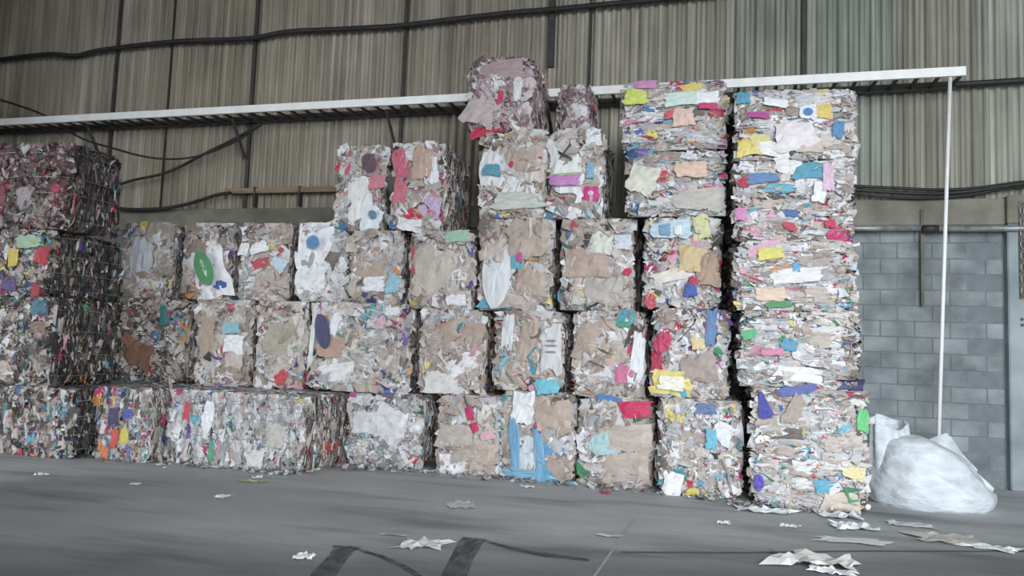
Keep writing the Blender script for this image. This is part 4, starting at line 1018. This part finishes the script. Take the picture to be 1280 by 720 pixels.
litter('paper_sheet', 1.16, 6.80, 0.50, 0.20, 0.02, 0.0, 1, 'flat white paper strip on the floor in front of the right-end bales', flat=True)
litter('plastic_film', 1.26, 7.33, 0.36, 0.26, 0.09, 0.2, 2, 'crumpled white film just behind the flat white paper strip', cat='film')
litter('plastic_film', 0.76, 5.98, 0.60, 0.34, 0.12, 0.1, 3, 'big crumpled pale film at the bottom edge of the picture', (205, 205, 200), 'film')
litter('paper_sheet', 0.86, 5.78, 0.30, 0.16, 0.06, -0.2, 4, 'white paper lying against the big crumpled film at the bottom edge', cat='paper')
litter('paper_sheet', 2.26, 7.02, 0.38, 0.20, 0.05, -0.3, 5, 'white paper scrap on the floor farthest right in front of the sack')
litter('cardboard_flap', 1.98, 7.22, 0.50, 0.32, 0.05, 0.1, 6, 'pale beige card lying in front of the sack', (190, 186, 178), 'card')
litter('plastic_film', 1.82, 7.68, 0.40, 0.18, 0.04, 0.0, 7, 'grey-white film on the floor close to the foot of the sack', (190, 196, 198), 'film')
litter('paper_sheet', 2.72, 7.05, 0.40, 0.26, 0.06, 0.2, 8, 'white scrap cut off by the right edge of the picture')
litter('plastic_film', 0.55, 7.70, 0.55, 0.22, 0.08, 0.05, 9, 'white film fringe at the foot of the right-end floor bale', cat='film')
litter('plastic_film', 1.22, 7.78, 0.34, 0.22, 0.10, 0.1, 10, 'white crumpled film at the right corner foot of the right-end bale', cat='film')
litter('paper_sheet', 0.16, 7.02, 0.10, 0.08, 0.05, 0, 11, 'small white scrap alone in front of the yellow-flower bale')
litter('paper_sheet', 0.72, 7.15, 0.16, 0.10, 0.03, 0, 12, 'small white scrap between the right-end bale and the paper strip')
litter('paper_sheet', -2.21, 6.76, 0.24, 0.28, 0.03, 0.4, 13, 'torn white paper on the floor in the centre before the blue-tape bale', (200, 204, 206))
litter('plastic_film', -2.04, 5.32, 0.34, 0.24, 0.06, 0.2, 14, 'crumpled white film between the two dark floor marks', (205, 207, 206), 'film')
litter('paper_sheet', -2.66, 4.72, 0.14, 0.12, 0.05, 0.3, 15, 'small crumpled paper at the bottom edge left of the dark marks')
litter('paper_sheet', -4.35, 6.16, 0.12, 0.12, 0.05, 0.1, 16, 'small white paper alone on the floor at left centre')
litter('wrapper', -4.55, 6.95, 0.26, 0.10, 0.02, 0.3, 17, 'yellowish wrapper on the floor before the long white bale', (190, 186, 130), 'wrapper')
litter('paper_sheet', -4.62, 7.12, 0.09, 0.08, 0.06, 0, 18, 'tiny white ball of paper behind the yellowish wrapper')
litter('paper_sheet', -5.45, 6.3, 0.08, 0.07, 0.05, 0, 19, 'tiny white scrap on the floor at left in the half shade')
litter('paper_sheet', -6.6, 6.3, 0.10, 0.08, 0.05, 0, 20, 'tiny pale scrap on the dark floor at the far left')
litter('wrapper', -1.02, 7.95, 0.10, 0.08, 0.06, 0, 21, 'small red scrap at the foot of the bale with the red sheet', (200, 45, 85), 'wrapper')
litter('paper_sheet', -0.75, 6.15, 0.20, 0.07, 0.02, 0.1, 22, 'thin white scrap near the pale straight line on the floor', flat=True)
litter('paper_sheet', -2.35, 5.5, 0.20, 0.05, 0.02, 0.0, 23, 'thin grey-white scrap behind the left dark mark', (185, 188, 188), flat=True)
litter('paper_sheet', -1.85, 7.9, 0.14, 0.10, 0.05, 0.5, 24, 'small white scrap close to the foot of the blue-tape bale')
# low fringe of shreds fallen at the foot of the row
rs = np.random.RandomState(77)
n = 420; t = rs.uniform(0, 1, n); xs = -6.9 + t * 8.3
yb = np.interp(xs, [-6.9, -6.2, -4.4, -4.25, -3.3, -0.6, 0.3, 1.4], [7.35, 7.5, 7.58, 8.2, 8.32, 8.3, 8.05, 7.95])
p = np.stack([xs, yb - np.abs(rs.normal(0.03, 0.09, n)), np.full(n, 0.02)], 1)
fm = flakes(rs, p, np.tile([0, 0, 1.0], (n, 1)), np.tile([1.0, 0, 0], (n, 1)), rs.uniform(0.03, 0.10, n), rs.uniform(0.02, 0.05, n), (0.3, 0.4), 1.5, pick(rs, PAL['white'], n), 0.15, pick(rs, PAL['mixed'], n))
fm = (np.maximum(fm[0], [-99, -99, 0.004]), fm[1], fm[2])
o = link(bpy.data.objects.new('fallen_shreds', flake_mesh('fallen_shreds', [fm])))
tag(o, 'small white shreds fallen along the foot of the bales', 'shreds', kind='stuff')

def mark(name, pts, w, label, mat, cat):
    P = [np.array((a, b), float) for a, b in pts]; V, F = [], []
    rs = np.random.RandomState(len(label))
    for i, q in enumerate(P):
        d = P[min(i + 1, len(P) - 1)] - P[max(i - 1, 0)]; d /= np.linalg.norm(d); nrm = np.array((-d[1], d[0]))
        ww = (w[i] if isinstance(w, (list, tuple)) else w) * rs.uniform(0.9, 1.1) / 2
        V += [(*(q + nrm * ww), 0.004), (*(q - nrm * ww), 0.004)]
    for i in range(len(P) - 1): F.append((2 * i, 2 * i + 1, 2 * i + 3, 2 * i + 2))
    return tag(mesh_obj(name, V, F, mat), label, cat)
mark('floor_mark', [(-2.53, 5.10), (-2.50, 4.98), (-2.44, 4.75), (-2.36, 4.45), (-2.2, 4.0)], [0.22, 0.17, 0.15, 0.16, 0.18], 'left of the two dark skid marks at the bottom of the picture', M_floor_mark, 'skid mark')
mark('floor_mark', [(-1.74, 5.68), (-1.72, 5.5), (-1.66, 5.15), (-1.58, 4.75), (-1.45, 4.2)], [0.20, 0.17, 0.16, 0.17, 0.18], 'right of the two dark skid marks, bottom centre', M_floor_mark, 'skid mark')
mark('floor_mark', [(-2.47, 5.06), (-2.2, 4.95), (-1.95, 4.78), (-1.7, 4.55)], [0.05, 0.06, 0.06, 0.05], 'thin dark curved mark trailing right from the left skid mark', M_floor_mark, 'skid mark')
mark('floor_mark', [(-1.66, 5.64), (-1.4, 5.5), (-1.1, 5.42), (-0.8, 5.42)], [0.05, 0.08, 0.10, 0.06], 'thin dark curved mark trailing right from the right skid mark', M_floor_mark, 'skid mark')
mark('floor_joint', [(-0.6, 5.72), (0.3, 6.08), (1.2, 6.5), (2.3, 6.95), (3.2, 7.3)], 0.035, 'dark straight joint across the floor at the lower right', M_joint, 'floor joint')
mark('packing_strap', [(-0.62, 6.85), (-0.66, 6.0), (-0.71, 5.0), (-0.74, 4.6)], 0.018, 'thin pale strap lying straight on the floor, bottom centre right', M_strap, 'strap')
